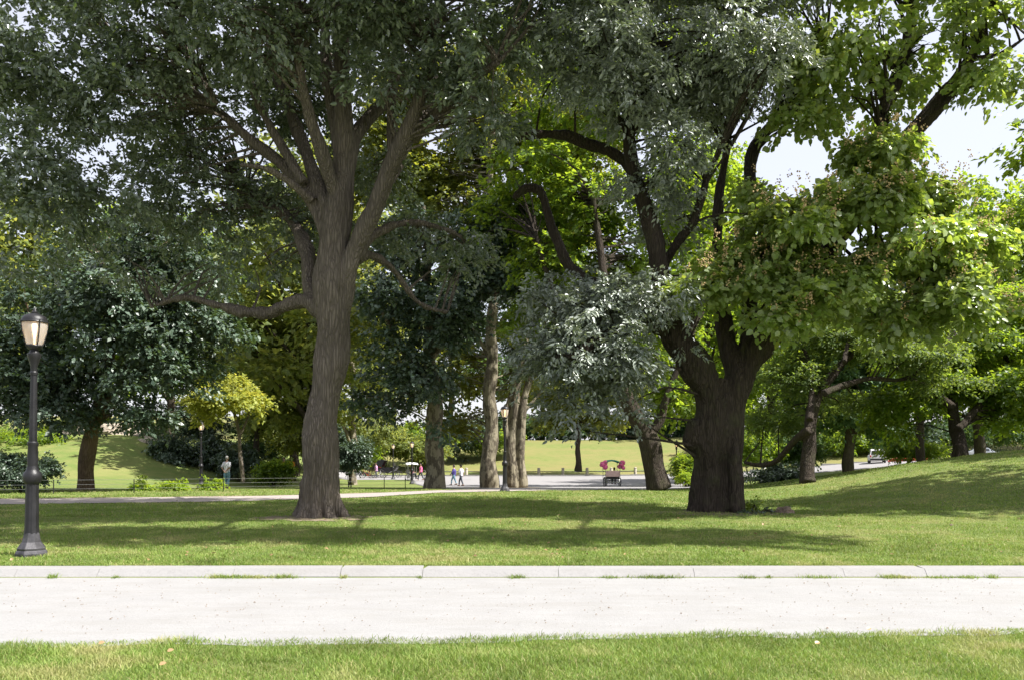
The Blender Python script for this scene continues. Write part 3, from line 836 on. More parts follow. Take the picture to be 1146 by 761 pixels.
CB_SHADE = [C(CX + (px_ - CX) * 1.17, py_ - 105, d_ - 2.3, 140, 60, 1.9) for px_, py_, d_ in ((590, -200, 15.8), (700, -215, 15.3), (810, -200, 15.9), (930, -215, 15.2), (1050, -190, 15.6), (1170, -210, 15.2), (1290, -190, 15.6), (1400, -200, 15.3))] + [C(640, -250, 17.5, 150, 60, 2), C(1230, -180, 18.0, 120, 60, 1.6)]  # extra leaf clumps out of view overhead, placed to shade the lawn
CB2 = [C(790, 320, 21.5, 40, 30, .9, .8), C(975, 175, 21.5, 55, 30, 1.2, .9), C(1105, 370, 21, 30, 22, .8, .7), C(1085, 270, 21.2, 42, 40, 1.2, .8), C(1030, 215, 21.5, 40, 32, 1.2, .7), C(850, 230, 22, 60, 50, 1.6), C(840, 300, 21.5, 50, 50, 1.5), C(900, 250, 21, 70, 60, 1.8), C(960, 230, 21, 60, 50, 1.7), C(1010, 270, 21, 65, 55, 1.8), C(1060, 310, 21, 50, 45, 1.4), C(930, 320, 21, 70, 45, 1.5), C(1000, 350, 21.5, 60, 30, 1.2, .8), C(970, 165, 22, 30, 25, 1, .8),
       C(860, 350, 21, 50, 26, 1, .8), C(1090, 345, 21.5, 32, 30, 1, .7), C(830, 370, 21.2, 22, 22, .7, .5)]
CB3 = [C(900, 60, 22, 60, 50, 1.8, .9), C(960, 40, 21.5, 60, 50, 2, .9), C(1080, 20, 21.5, 70, 40, 1.8, .9), C(1120, 80, 21.5, 40, 35, 1.4, .9), C(1100, -60, 22, 120, 60, 3, .9), C(940, -60, 23, 120, 60, 3.5, .9), C(930, 110, 23, 50, 40, 1.4, .6), C(980, 110, 23.5, 40, 45, 1.4, .6), C(1030, 60, 23.5, 45, 50, 1.6, .6), C(890, 130, 22.5, 40, 30, 1.2, .6), C(1000, -180, 23, 220, 90, 5, .8)]
c1, s1 = crown_obj('crown', rb, M['silver_leaf'], CB1, 120000, size=0.145, aspect=0.42, seed=31, droop=0.3)
c1['label'] = 'silvery grey-green small-leaved crown of the left stem'
c2, s2 = crown_obj('crown', rb, M['big_leaf'], CB2, 34000, size=0.18, aspect=0.8, seed=32, droop=0.45, sub_r=(0.35, 0.75), flat=0.35, subs=85)
c2['label'] = 'large-leaved green crown of the right stem with tan seed heads'
c3, s3 = crown_obj('crown', rb, M['big_leaf'], CB3, 25000, size=0.18, aspect=0.8, seed=33, droop=0.45, sub_r=(0.45, 0.9))
c4, s4 = crown_obj('crown', rb, M['silver_leaf'], CB_SHADE, 40000, size=0.19, aspect=0.5, seed=34, droop=0.3)  # unseen added crown, there to cast the lawn shade
c3['label'] = 'open high crown of large leaves against the white sky'
twigs('branches', rb, M['bark_dark'], smpB, np.concatenate([s1, s2, s3, s4]), rb.location, seed=4, maxd=4.0)
# tan seed heads
sh = MB(); rs = random.Random(8); o = Vector(rb.location)
for i in range(400):
    c = s2[rs.randrange(len(s2))]
    p = Vector(c) - o + Vector((rs.uniform(-.7, .7), rs.uniform(-1.15, -.1), rs.uniform(-.2, .55)))
    for k in range(9):
        q = p + Vector((rs.uniform(-.07, .07), rs.uniform(-.07, .07), rs.uniform(-.12, .12)))
        sh.ball(q, rs.uniform(.012, .026), 4, 3)
sh.build('seed_heads', M['seed'], rb)

# ------------------------------------------------------------------ trees of the middle distance
def mid_tree(name, label, px, d, limbs, clumps, leaf, n, bark, size=0.2, aspect=0.65, seed=1, shape='diamond', voxel=0.06, rbase=None, group=None, dd=0.0, **kw):
    root = empty(name, onground(px, d)); tag(root, label, 'tree', group)
    L = [limb(d, [(q[0], q[1], q[2] * 0.76) + tuple(q[3:]) for q in l], dd) for l in limbs]
    if rbase: L += roots(px, d, rbase * .58, 6, seed, 1.35)
    me, s = skeleton_mesh('trunk', L, voxel, root.location, 10, 0.12, seed)
    link('trunk', me, M[bark], root)
    c, sc = crown_obj('crown', root, M[leaf], clumps, n, size=size, aspect=aspect, shape=shape, seed=seed, **kw)
    twigs('branches', root, M[bark], s, sc, root.location, seed=seed, maxd=4.5, r0=0.035, frac=0.45)
    return root

mid_tree('dark_tree', 'dark blue-green tree with a short leaning trunk beside the far path, behind near lamp', 97, 38,
         [[(95, 556, 12.5), (97, 530, 12), (101, 500, 11), (105, 470, 11), (118, 430, 9), (125, 380, 7), (130, 320, 4)], [(106, 480, 7), (80, 440, 5), (50, 400, 3)], [(112, 460, 7), (150, 420, 5), (190, 390, 3)]],
         [C(50, 330, 38, 60, 50, 2.6, .8), C(220, 300, 39, 60, 60, 2.6, .7), C(240, 370, 38, 40, 40, 2, .6), C(60, 420, 37, 75, 45, 3), C(150, 400, 36, 70, 60, 3), C(190, 350, 37, 50, 60, 2.4), C(120, 330, 36, 80, 60, 3), C(30, 380, 37, 50, 40, 2.4), C(60, 460, 36, 55, 22, 2, .7), C(150, 460, 36.5, 55, 22, 2, .7), C(170, 270, 37, 60, 50, 2.5, .8), C(220, 420, 38, 30, 45, 1.6, .7), C(110, 290, 40, 60, 60, 2.6, .6), C(0, 450, 37, 50, 35, 2, .8)],
         'dark_leaf', 62000, 'bark_tan', 0.24, 0.6, 41, rbase=0.5)
mid_tree('leaning_tree', 'tree with a thick black leaning trunk, just left of the twin-trunk tree', 735, 38,
         [[(738, 548, 19), (735, 530, 17.5), (728, 500, 16), (716, 478, 14.5), (705, 455, 12), (695, 420, 10), (685, 360, 8), (672, 290, 6), (665, 220, 4)], [(722, 490, 9), (738, 470, 7), (752, 430, 5), (770, 380, 3)], [(700, 440, 7), (660, 400, 6), (620, 330, 4), (600, 260, 3)]],
         [C(600, 200, 40, 60, 60, 3), C(660, 230, 40, 60, 60, 3), C(620, 290, 40, 60, 50, 3), C(560, 240, 41, 45, 50, 2.5, .8), C(760, 230, 40, 55, 50, 3), C(790, 290, 39, 45, 60, 2.6), C(700, 300, 41, 55, 50, 2.6), C(650, 130, 41, 90, 50, 4), C(780, 180, 41, 60, 60, 3, .8), C(760, 440, 39, 40, 40, 2, .7), C(770, 360, 40, 50, 50, 2.5, .8), C(600, 360, 41, 40, 40, 2, .6), C(700, 50, 41, 160, 60, 5)],
         'green_leaf', 50000, 'bark_dark', 0.26, 0.7, 42, rbase=0.6)
mid_tree('plane_tree', 'stout mottled plane tree with a dark leafy crown, nearest the far path', 486, 44,
         [[(486, 550, 17), (486, 520, 14), (487, 480, 12.5), (484, 430, 11), (480, 370, 9), (478, 300, 6), (475, 230, 3)], [(485, 440, 7), (450, 390, 5), (420, 330, 3)], [(482, 400, 7), (520, 350, 5), (545, 290, 3)]],
         [C(440, 400, 43, 45, 50, 2.5, .6), C(480, 420, 42, 45, 45, 2.2, .7), C(440, 330, 43, 55, 45, 3, .8), C(500, 350, 43, 55, 50, 3), C(470, 270, 44, 70, 50, 3, .9), C(540, 300, 43, 45, 50, 2.6), C(420, 450, 43, 40, 30, 2, .5), C(490, 480, 42, 25, 18, 1.2, .4), C(560, 250, 43, 45, 45, 2.4), C(590, 310, 42, 40, 40, 2)],
         'dark_leaf', 36000, 'bark_plane', 0.26, 0.7, 43, rbase=0.6)
mid_tree('plane_tree', 'tall mottled plane tree just left of the middle lamp post', 548, 48,
         [[(548, 546, 16), (548, 520, 12), (549, 470, 10.5), (549, 420, 9.5), (551, 360, 8), (552, 300, 7), (550, 230, 5), (548, 150, 3)], [(548, 400, 4), (530, 370, 3), (510, 330, 2)], [(552, 330, 5), (575, 280, 4), (590, 220, 2)]],
         [C(435, 160, 50, 50, 50, 3), C(470, 200, 50, 45, 40, 3), C(450, 110, 50, 45, 40, 3), C(400, 200, 51, 30, 40, 2), C(530, 180, 50, 60, 50, 3), C(580, 140, 50, 70, 50, 3.5), C(510, 240, 50, 50, 45, 3, .7), C(520, 420, 50, 40, 45, 2.4, .5), C(510, 470, 50, 40, 25, 2.4, .4), C(590, 430, 50, 30, 40, 2, .35), C(540, 90, 51, 90, 50, 4), C(580, 360, 50, 30, 40, 2, .35)],
         'plane_leaf', 56000, 'bark_plane', 0.28, 0.75, 44, rbase=0.5)
mid_tree('plane_tree', 'double-trunked mottled plane tree just right of the middle lamp post', 577, 48,
         [[(573, 545, 10), (573, 500, 8), (576, 450, 7), (585, 400, 6), (590, 340, 5), (600, 260, 3)], [(585, 545, 8), (583, 500, 7), (584, 460, 6), (592, 430, 5), (605, 380, 4), (620, 320, 3)], [(586, 460, 3.5), (600, 445, 2.5), (612, 428, 2)], [(567, 540, 5), (566, 500, 4.5), (566, 470, 4), (572, 440, 3)]],
         [C(600, 300, 50, 50, 50, 3, .5), C(620, 250, 50, 60, 50, 3), C(610, 400, 50, 35, 40, 2, .4), C(640, 330, 50, 40, 50, 3, .6), C(640, 160, 51, 70, 60, 4)],
         'plane_leaf', 32000, 'bark_plane', 0.28, 0.75, 45, rbase=0.45)
mid_tree('locust_tree', 'feathery light green tree with a leaning tan trunk on the right hump', 903, 34.5,
         [[(904, 540, 13), (903, 510, 10), (905, 480, 9.5), (912, 455, 9), (922, 432, 8), (940, 408, 6), (962, 390, 5), (975, 370, 4), (982, 340, 3)], [(922, 440, 6), (945, 430, 5), (975, 424, 4), (1010, 424, 3.5), (1035, 410, 2.5)], [(906, 480, 7), (893, 490, 5.5), (880, 505, 5), (868, 516, 4.5), (850, 520, 4), (832, 517, 3)], [(906, 470, 6), (908, 440, 5), (908, 410, 4), (890, 370, 3)], [(945, 405, 4), (950, 375, 3), (955, 340, 2)]],
         [C(880, 420, 37, 50, 40, 2.4, .6), C(920, 380, 37, 60, 25, 2.4, .7), C(980, 390, 36, 60, 20, 2.2, .8), C(1030, 400, 36, 50, 16, 2, .7), C(950, 350, 38, 80, 25, 2.6, .8), C(1060, 430, 36, 40, 14, 2, .5), C(870, 470, 38, 45, 30, 2, .5), C(1010, 370, 37, 60, 20, 2, .8), C(940, 450, 39, 50, 20, 2, .35), C(900, 320, 38, 70, 40, 3, .8)],
         'locust_leaf', 45000, 'bark_dark', 0.2, 0.4, 46, rbase=0.36, dd=2.5, flat=0.3, droop=0.15)
mid_tree('maple_tree', 'dark green spreading tree with a thick black trunk on the crest of the right hump', 1074, 36.5,
         [[(1076, 515, 12), (1073, 490, 10), (1068, 470, 9), (1062, 430, 7), (1060, 380, 5)], [(1072, 480, 6), (1100, 450, 5), (1130, 420, 3)], [(1066, 455, 6), (1030, 430, 5), (1000, 410, 3)]],
         [C(1010, 450, 39, 50, 26, 2.4), C(1060, 430, 39, 50, 30, 2.4), C(1110, 440, 38, 50, 30, 2.4), C(1150, 430, 38, 50, 40, 2.6), C(1040, 400, 40, 60, 30, 3), C(1100, 390, 40, 60, 40, 3), C(1130, 470, 39, 40, 16, 1.6, .6), C(1000, 475, 40, 35, 14, 1.4, .6), C(1120, 350, 41, 60, 50, 3)],
         'green_leaf', 38000, 'bark_dark', 0.24, 0.65, 47, rbase=0.45, dd=3.0, flat=0.4)
mid_tree('park_tree', 'dark forked trunk left of the white car, beyond the leaning tan trunk', 950, 62,
         [[(950, 533, 9), (950, 500, 7.5), (949, 470, 7), (946, 430, 5), (944, 380, 3)], [(951, 500, 4), (963, 470, 3.5), (970, 430, 3)]],
         [C(950, 460, 62, 45, 25, 3), C(920, 430, 62, 45, 35, 3), C(985, 430, 62, 45, 35, 3), C(950, 390, 62, 60, 40, 4), C(900, 470, 63, 30, 20, 2, .6), C(990, 480, 62, 25, 12, 2, .6)],
         'far_leaf', 30000, 'bark_dark', 0.33, 0.7, 48, rbase=0.5)
mid_tree('park_tree', 'small lone dark-trunked tree at the foot of the meadow, left of the pink pedicab', 647, 104,
         [[(647, 527, 6), (647, 510, 4), (647, 485, 3.5), (645, 450, 2.5)]],
         [C(647, 450, 104, 40, 28, 4), C(620, 470, 104, 25, 18, 3, .7), C(680, 470, 104, 28, 16, 3, .7), C(650, 410, 104, 50, 30, 5), C(610, 430, 104, 30, 30, 4), C(700, 430, 104, 40, 30, 4)],
         'plane_leaf', 22000, 'bark_dark', 0.45, 0.7, 49)
mid_tree('small_tree', 'small sunlit yellow-green tree above the left lamp and the man', 262, 43,
         [[(272, 540, 3.5), (270, 510, 3), (266, 480, 2.6), (258, 450, 2)], [(268, 490, 2), (280, 460, 1.6)]],
         [C(240, 446, 42, 30, 15, 1.6), C(276, 450, 42, 20, 12, 1.1, .7), C(226, 464, 42, 15, 10, .9, .5), C(256, 430, 43, 22, 10, 1.2, .6)],
         'lime_leaf', 7500, 'bark_gray', 0.2, 0.7, 50, voxel=0.05, flat=0.35)
mid_tree('park_tree', 'slim black-trunked tree right of the man in the white shirt', 288, 62,
         [[(288, 534, 5), (288, 510, 4.5), (287, 480, 4), (285, 440, 3), (290, 380, 2)]],
         [C(290, 420, 62, 50, 40, 3.5), C(330, 400, 62, 40, 50, 3), C(320, 460, 61, 40, 30, 2.6), C(290, 470, 62, 30, 18, 2, .8), C(360, 440, 62, 30, 40, 2.6), C(300, 370, 63, 50, 40, 4)],
         'yellow_leaf', 30000, 'bark_dark', 0.33, 0.7, 51)

# tree to the right of the frame whose shade lies on the hump
def proc_tree(name, label, loc, h, rad, leaf, bark, n, size, seed, group=None, trunk_r=0.4, base=0.28, shape='diamond', ncl=11, flat=0.55):
    rg = random.Random(seed)
    root = empty(name, loc); 
    if label: tag(root, label, 'tree', group)
    o = Vector(loc)
    limbs = []; cl = []
    lx, ly = rg.uniform(-.5, .5), rg.uniform(-.5, .5)
    top = o + Vector((lx, ly, h * 0.8))
    limbs.append(([o + Vector((0, 0, -0.2)), o + Vector((0, 0, 0.5)), o + Vector((lx * .3, ly * .3, h * 0.3)), o + Vector((lx * .7, ly * .7, h * .55)), top], [trunk_r * 1.5, trunk_r, trunk_r * .8, trunk_r * .5, trunk_r * .12]))
    for k in range(ncl):
        a = 2 * math.pi * (k * 0.618 + rg.uniform(-.1, .1)); u = (k + 0.5) / ncl
        zc = h * (base + 0.1 + (0.98 - base - 0.16) * u)
        prof = math.sin(math.pi * min(1, 0.22 + 0.78 * u) ** 0.9)
        rr_ = rad * 0.62 * max(0.15, prof) * rg.uniform(.7, 1.15)
        c = o + Vector((math.cos(a) * rr_, math.sin(a) * rr_, zc))
        cr_ = rad * rg.uniform(.34, .5)
        cl.append((c.x, c.y, c.z, cr_, cr_, cr_ * rg.uniform(.6, .9)))
        z0 = h * (base * 0.85 + 0.45 * u)
        s = o + Vector((lx * z0 / h, ly * z0 / h, z0))
        limbs.append(([s, (s + c) / 2 + Vector((0, 0, rg.uniform(-.3, .5))), c], [trunk_r * .45 * (1 - u * .6), trunk_r * .28 * (1 - u * .6), trunk_r * .1]))
    cl.append((o.x, o.y, o.z + h * 0.62, rad * 0.5, rad * 0.5, h * 0.26, .6))
    me, s = skeleton_mesh('trunk', limbs, 0, loc, 7, 0.15, seed)
    link('trunk', me, M[bark], root)
    crown_obj('crown', root, M[leaf], cl, n, size=size, aspect=0.7, shape=shape, seed=seed, sub_r=(rad * .12, rad * .22), flat=flat)
    return root
proc_tree('shade_tree', 'broad tree just outside the right edge that shades the grassy hump', (22.5, 21.5, g(22.5, 21.5)), 17, 7.2, 'green_leaf', 'bark_dark', 45000, 0.24, 61, base=0.3)
proc_tree('shade_tree', 'second tree outside the right edge farther back on the hump', (31.5, 31, g(31.5, 31)), 16, 6.5, 'green_leaf', 'bark_dark', 30000, 0.26, 62, base=0.25)

# background trees: prototypes, then copies
protos = {}
for key, leaf, h, rad, seed, size in (('g1', 'green_leaf', 22, 7.5, 71, .42), ('g2', 'far_leaf', 22, 8, 72, .45), ('y1', 'yellow_leaf', 20, 7, 73, .42), ('d1', 'dark_leaf', 22, 8, 74, .45), ('p1', 'plane_leaf', 24, 7, 75, .42)):
    protos[key] = [proc_tree('park_tree', None, (0, 0, 0), h, rad, leaf, 'bark_dark' if key != 'p1' else 'bark_plane', 18000, size * .9, seed, base=0.16), h, False]
GB = 'background trees of the park'
bgt = [  # px, distance, height, rotation, kind, label
    (-70, 60, 22, 0.3, 'y1', 'sunlit yellow-green tree at the far left edge above the clipped dark bush'),
    (35, 74, 25, 1.3, 'y1', 'tall bright yellow-green tree behind the near lamp and the rocky bank'),
    (120, 88, 27, 2.1, 'g1', 'tall green tree rising directly behind the rock outcrop'),
    (190, 72, 21, 4.2, 'd1', 'dark tree on the right-hand foot of the rocky bank'),
    (235, 84, 25, 2.9, 'g1', 'green tree behind the left far lamp post'),
    (330, 78, 24, 0.9, 'y1', 'yellow-green tree directly behind the big oak trunk'),
    (352, 60, 28, 4.1, 'y1', 'sunny yellow-green tree seen high between the limbs of the big oak'),
    (395, 72, 22, 5.0, 'p1', 'olive tree showing right beside the big oak trunk'),
    (440, 126, 25, 3.3, 'y1', 'bright lime tree beyond the drive behind the black carriage'),
    (505, 146, 32, 1.9, 'g2', 'blue-green tree at the left end of the meadow crest'),
    (575, 152, 32, 0.4, 'g2', 'blue-green tree on the meadow crest behind the double-trunked plane'),
    (640, 156, 34, 2.4, 'd1', 'dark tree on the meadow crest behind the small lone tree'),
    (705, 150, 33, 4.4, 'g2', 'blue-green tree on the meadow crest above the pink pedicab'),
    (765, 146, 34, 5.5, 'd1', 'dark tree on the meadow crest behind the twin-trunk tree'),
    (607, 158, 30, 0.7, 'd1', 'far dark tree filling the crest right of the double-trunked plane'),
    (672, 160, 30, 1.9, 'g2', 'far blue-green tree filling the crest behind the pink pedicab'),
    (735, 156, 30, 2.8, 'd1', 'far dark tree filling the crest behind the thick leaning trunk'),
    (790, 62, 27, 2.2, 'g1', 'tall green tree seen high between the stems of the twin-trunk tree'),
    (808, 74, 20, 1.0, 'g1', 'green tree close behind the burl of the twin-trunk tree'),
    (862, 80, 24, 2.6, 'g1', 'green tree right behind the right stem of the twin-trunk tree'),
    (905, 118, 26, 3.9, 'g1', 'green tree beyond the road left of the white car'),
    (985, 122, 28, 0.2, 'g2', 'blue-green tree beyond the road behind the white car'),
    (1030, 78, 24, 1.7, 'd1', 'dark tree between the road and the crest at the right'),
    (1095, 76, 28.5, 3.1, 'g1', 'tall bright green tree standing against the white sky at the right'),
    (1165, 66, 26, 4.7, 'g1', 'tall green tree at the right edge beneath the white sky'),
    (1060, 128, 24, 5.2, 'g2', 'far tree beyond the red and white vehicle'),
    (1150, 120, 24, 0.8, 'g2', 'far tree beyond the silver car at the right edge'),
    (290, 120, 27, 3.6, 'g2', 'tall far tree in the gap between the yellow tree and the oak'),
    (-20, 110, 30, 2.0, 'g2', 'tall far tree at the left edge behind the yellow-green ones'),
    (840, 140, 28, 2.2, 'g2', 'far tree seen under the right stem of the twin-trunk tree'),
]
def place(key, loc, h, rz, label, group=GB):
    root, h0, used = protos[key]
    o = root if not used else copy_tree(root)
    protos[key][2] = True
    s = h / h0
    o.location = loc; o.rotation_euler = (0, 0, rz); o.scale = (s, s, s)
    return tag(o, label, 'tree', group)
for (px, d, h, rz, key, lb) in bgt:
    place(key, onground(px, d, -0.1), h, rz, lb)

# ------------------------------------------------------------------ shrubs
def shrub(name, label, px, d, clumps, leaf, n, size, seed, group=None, cat='shrub', stems=5, **kw):
    root = empty(name, onground(px, d)); tag(root, label, cat, group)
    c, sc = crown_obj('foliage', root, M[leaf], clumps, n, size=size, aspect=kw.pop('aspect', .6), shape='diamond', seed=seed, **kw)
    rr = random.Random(seed); mb = MB()
    for k in range(stems):
        t = Vector(sc[rr.randrange(len(sc))]) - Vector(root.location)
        mb.tube([Vector((rr.uniform(-.15, .15), rr.uniform(-.15, .15), -0.05)), t * 0.5 + Vector((0, 0, .1)), t], [0.03, 0.02, 0.008], 5)
    mb.build('stems', M['bark_dark'], root)
    return root
shrub('clipped_bush', 'rounded dark clipped bush behind the near lamp post', 25, 35, [C(20, 525, 35, 50, 24, 1.4), C(45, 520, 34.5, 24, 20, .8), C(-10, 520, 35, 40, 26, 1.4)], 'dark_leaf', 24000, 0.12, 81, sub_r=(.25, .45))
GS = 'dark understorey shrubs under the background trees'
for i, (px, py, d, rx, ry, leaf, lb) in enumerate([
        (190, 505, 60, 30, 26, 'dark_leaf', 'dark shrub at the foot of the rocky bank'),
        (232, 508, 62, 30, 30, 'dark_leaf', 'dark shrub behind the left far lamp post'),
        (268, 515, 60, 26, 22, 'dark_leaf', 'dark shrub right behind the man in the white shirt'),
        (306, 526, 56, 24, 14, 'green_leaf', 'low green shrub in front of the two people in orange'),
        (330, 490, 72, 34, 22, 'plane_leaf', 'olive shrub left of the big oak trunk'),
        (392, 508, 60, 22, 22, 'dark_leaf', 'dark shrub just right of the big oak trunk'),
        (415, 480, 100, 40, 26, 'yellow_leaf', 'bright lime shrub above the bicycles'),
        (470, 500, 112, 40, 16, 'yellow_leaf', 'bright lime shrub behind the white-roofed pedicab'),
        (540, 490, 122, 50, 14, 'green_leaf', 'green shrub on the far side behind the tall plane tree'),
        (868, 532, 41, 30, 12, 'dark_leaf', 'low dark shrub below the lilac umbrella'),
        (840, 500, 60, 36, 26, 'green_leaf', 'green shrub seen through under the bent low branch'),
        (900, 505, 66, 30, 20, 'far_leaf', 'grey-green shrub behind the leaning tan trunk'),
        (1020, 502, 82, 40, 14, 'green_leaf', 'green shrub under the dark spreading tree'),
        (770, 522, 50, 12, 14, 'green_leaf', 'small green shrub beside the lamp near the burl'),
        (1120, 480, 84, 50, 18, 'far_leaf', 'grey-green shrub under the right edge trees'),
        (560, 478, 150, 46, 20, 'far_leaf', 'dark shrub mass on the meadow crest behind the tall plane tree'),
        (620, 476, 148, 50, 22, 'far_leaf', 'dark shrub mass on the meadow crest behind the small lone tree'),
        (695, 476, 146, 50, 22, 'dark_leaf', 'dark shrub mass on the meadow crest above the pink pedicab'),
        (770, 476, 148, 50, 22, 'far_leaf', 'dark shrub mass on the meadow crest behind the thick leaning trunk'),
        (392, 500, 104, 40, 26, 'green_leaf', 'green shrub mass beyond the drive left of the bicycles'),
        (432, 494, 112, 36, 22, 'yellow_leaf', 'sunlit shrub mass beyond the drive behind the black carriage'),
        (475, 488, 116, 40, 24, 'green_leaf', 'green shrub mass beyond the drive behind the stout plane tree'),
        (520, 484, 120, 40, 24, 'dark_leaf', 'dark shrub mass between the stout and the tall plane trees'),
        (215, 475, 82, 44, 34, 'dark_leaf', 'dark shrub mass above the left far lamp post'),
        (300, 485, 84, 50, 34, 'far_leaf', 'grey-green shrub mass above the man in the white shirt'),
        (365, 490, 86, 44, 30, 'dark_leaf', 'dark shrub mass behind the big oak trunk'),
        (880, 492, 112, 40, 24, 'far_leaf', 'grey-green shrub mass beyond the road behind the leaning tan trunk'),
        (950, 490, 114, 44, 24, 'green_leaf', 'green shrub mass beyond the road left of the white car'),
        (1015, 488, 112, 44, 22, 'dark_leaf', 'dark shrub mass beyond the road right of the white car'),
        (1075, 482, 114, 44, 20, 'far_leaf', 'grey-green shrub mass beyond the road behind the thick black trunk'),
        (1140, 478, 114, 44, 20, 'green_leaf', 'green shrub mass beyond the road at the right edge'),
        (95, 480, 76, 60, 18, 'green_leaf', 'green shrub along the top of the rocky bank'),
        (10, 490, 60, 70, 20, 'green_leaf', 'green shrub behind the clipped bush'),
        ]):
    shrub('shrub', lb, px, d, [C(px, py, d, rx, ry, rx / F * d * .8)], leaf, 7000 if rx < 43 else 9000, max(0.16, d * 0.0036), 90 + i, GS, sub_r=(.4, .8))
# sunlit saplings along the wire fence
GW = 'lime green saplings along the wire fence'
for i, (px, py, d, rx, ry, lb) in enumerate([
        (158, 543, 37, 5, 9, 'smallest lime sapling by the fence, right of the leaning sunlit trunk'),
        (195, 544, 37, 13, 8, 'broad low lime sapling by the fence, left of the left far lamp'),
        (238, 540, 38, 7, 10, 'lime sapling immediately left of the man in the white shirt'),
        (767, 532, 46, 5, 9, 'bright lime sapling right of the lamp near the burl')]):
    shrub('sapling', lb, px, d, [C(px, py, d, rx, ry, .3)], 'weed_leaf', 900, 0.14, 130 + i, GW, 'plant', 5, sub_r=(.12, .25))
# weeds and ivy at the foot of the twin-trunk tree
shrub('ivy_patch', 'low dark ivy and weeds against the right foot of the twin-trunk tree', 846, 22.3, [C(846, 578, 22.3, 24, 6, .5), C(826, 582, 22, 12, 5, .3), C(870, 576, 22.5, 12, 6, .3)], 'dark_leaf', 3200, 0.085, 140, cat='plant', sub_r=(.1, .22))
shrub('ivy_patch', 'thin upright weed standing out of the ivy by the twin-trunk tree', 846, 22.8, [C(843, 563, 22.8, 6, 10, .2)], 'green_leaf', 260, 0.09, 141, cat='plant', sub_r=(.08, .15), stems=4)

# ------------------------------------------------------------------ rocks
def rock(name, label, loc, size, mat, seed, flatten=0.6, rz=0.0):
    rr = random.Random(seed)
    bm = bmesh.new(); bmesh.ops.create_icosphere(bm, subdivisions=4, radius=1)
    from mathutils import noise as mn
    off = Vector((seed * 3.1, 0, 0))
    for v in bm.verts:
        n = mn.noise(v.co * 1.3 + off) * 0.45 + mn.noise(v.co * 3.5 + off) * 0.18 + mn.cell(v.co * 2.2 + off) * 0.1
        v.co = v.co * (1 + n)
        v.co.x *= size[0]; v.co.y *= size[1]; v.co.z *= size[2]
    me = bpy.data.meshes.new(name); bm.to_mesh(me); bm.free()
    o = link(name, me, mat); o.location = loc; o.rotation_euler = (0, 0, rz)
    return tag(o, label, 'rock')
rock('rock_outcrop', 'long tan rock outcrop sloping down the left bank behind the leaning sunlit trunk', onground(140, 68, 0.1), (3.6, 1.8, 1.0), M['stone'], 1, rz=-0.25)
rock('rock_outcrop', 'tan rock at the upper left of the bank, left of the sunlit trunk', onground(92, 72, 0.1), (2.0, 1.4, 0.9), M['stone'], 2)
rock('rock_outcrop', 'low grey-brown rock at the right end of the rocky bank', onground(178, 64, 0.0), (2.2, 1.2, 0.55), M['stone'], 3, rz=-0.3)
rock('stump', 'small weathered brown boulder in the grass right of the ivy', onground(879, 22.3, 0.02), (0.28, 0.22, 0.17), M['brown_stone'], 4)
rock('stone', 'tiny dark stone on the shaded right hump', onground(1065, 18.0, 0.0), (0.05, 0.05, 0.04), M['brown_stone'], 6)
# wood chips at the foot of the big oak
# fallen leaves on the near lawn
GF = 'dry leaves fallen on the near lawn'
for i, (px, py, lb) in enumerate([(110, 722, 'curled pink-tan dry leaf on the path edge at the left'), (178, 752, 'pale crumpled leaf at the bottom left of the near lawn'), (187, 735, 'brown dry leaf right of the pale leaf'), (970, 705, 'reddish dry leaf on the path edge at the right'), (912, 722, 'grey dry leaf in the right part of the near lawn')]):
    d = 1.67 * F / (py - HY)
    x = X(px, d); rg = np.random.default_rng(200 + i)
    c = np.array([[x, d, g(x, d) + 0.055]])
    V, Fc, k = leaf_faces(c, np.array([[1, .3, .3]]), np.array([[.2, -.6, 1.]]), np.array([.055]), 0.7, 'leaf')
    b = V.copy(); b[:, 2] -= 0.002
    tag(link('fallen_leaf', np_mesh('fallen_leaf', V, Fc, 4, {'rnd': np.full(6, .5), 'tone': np.full(6, .9)}), M['tan_leaf']), lb, 'leaf', GF)

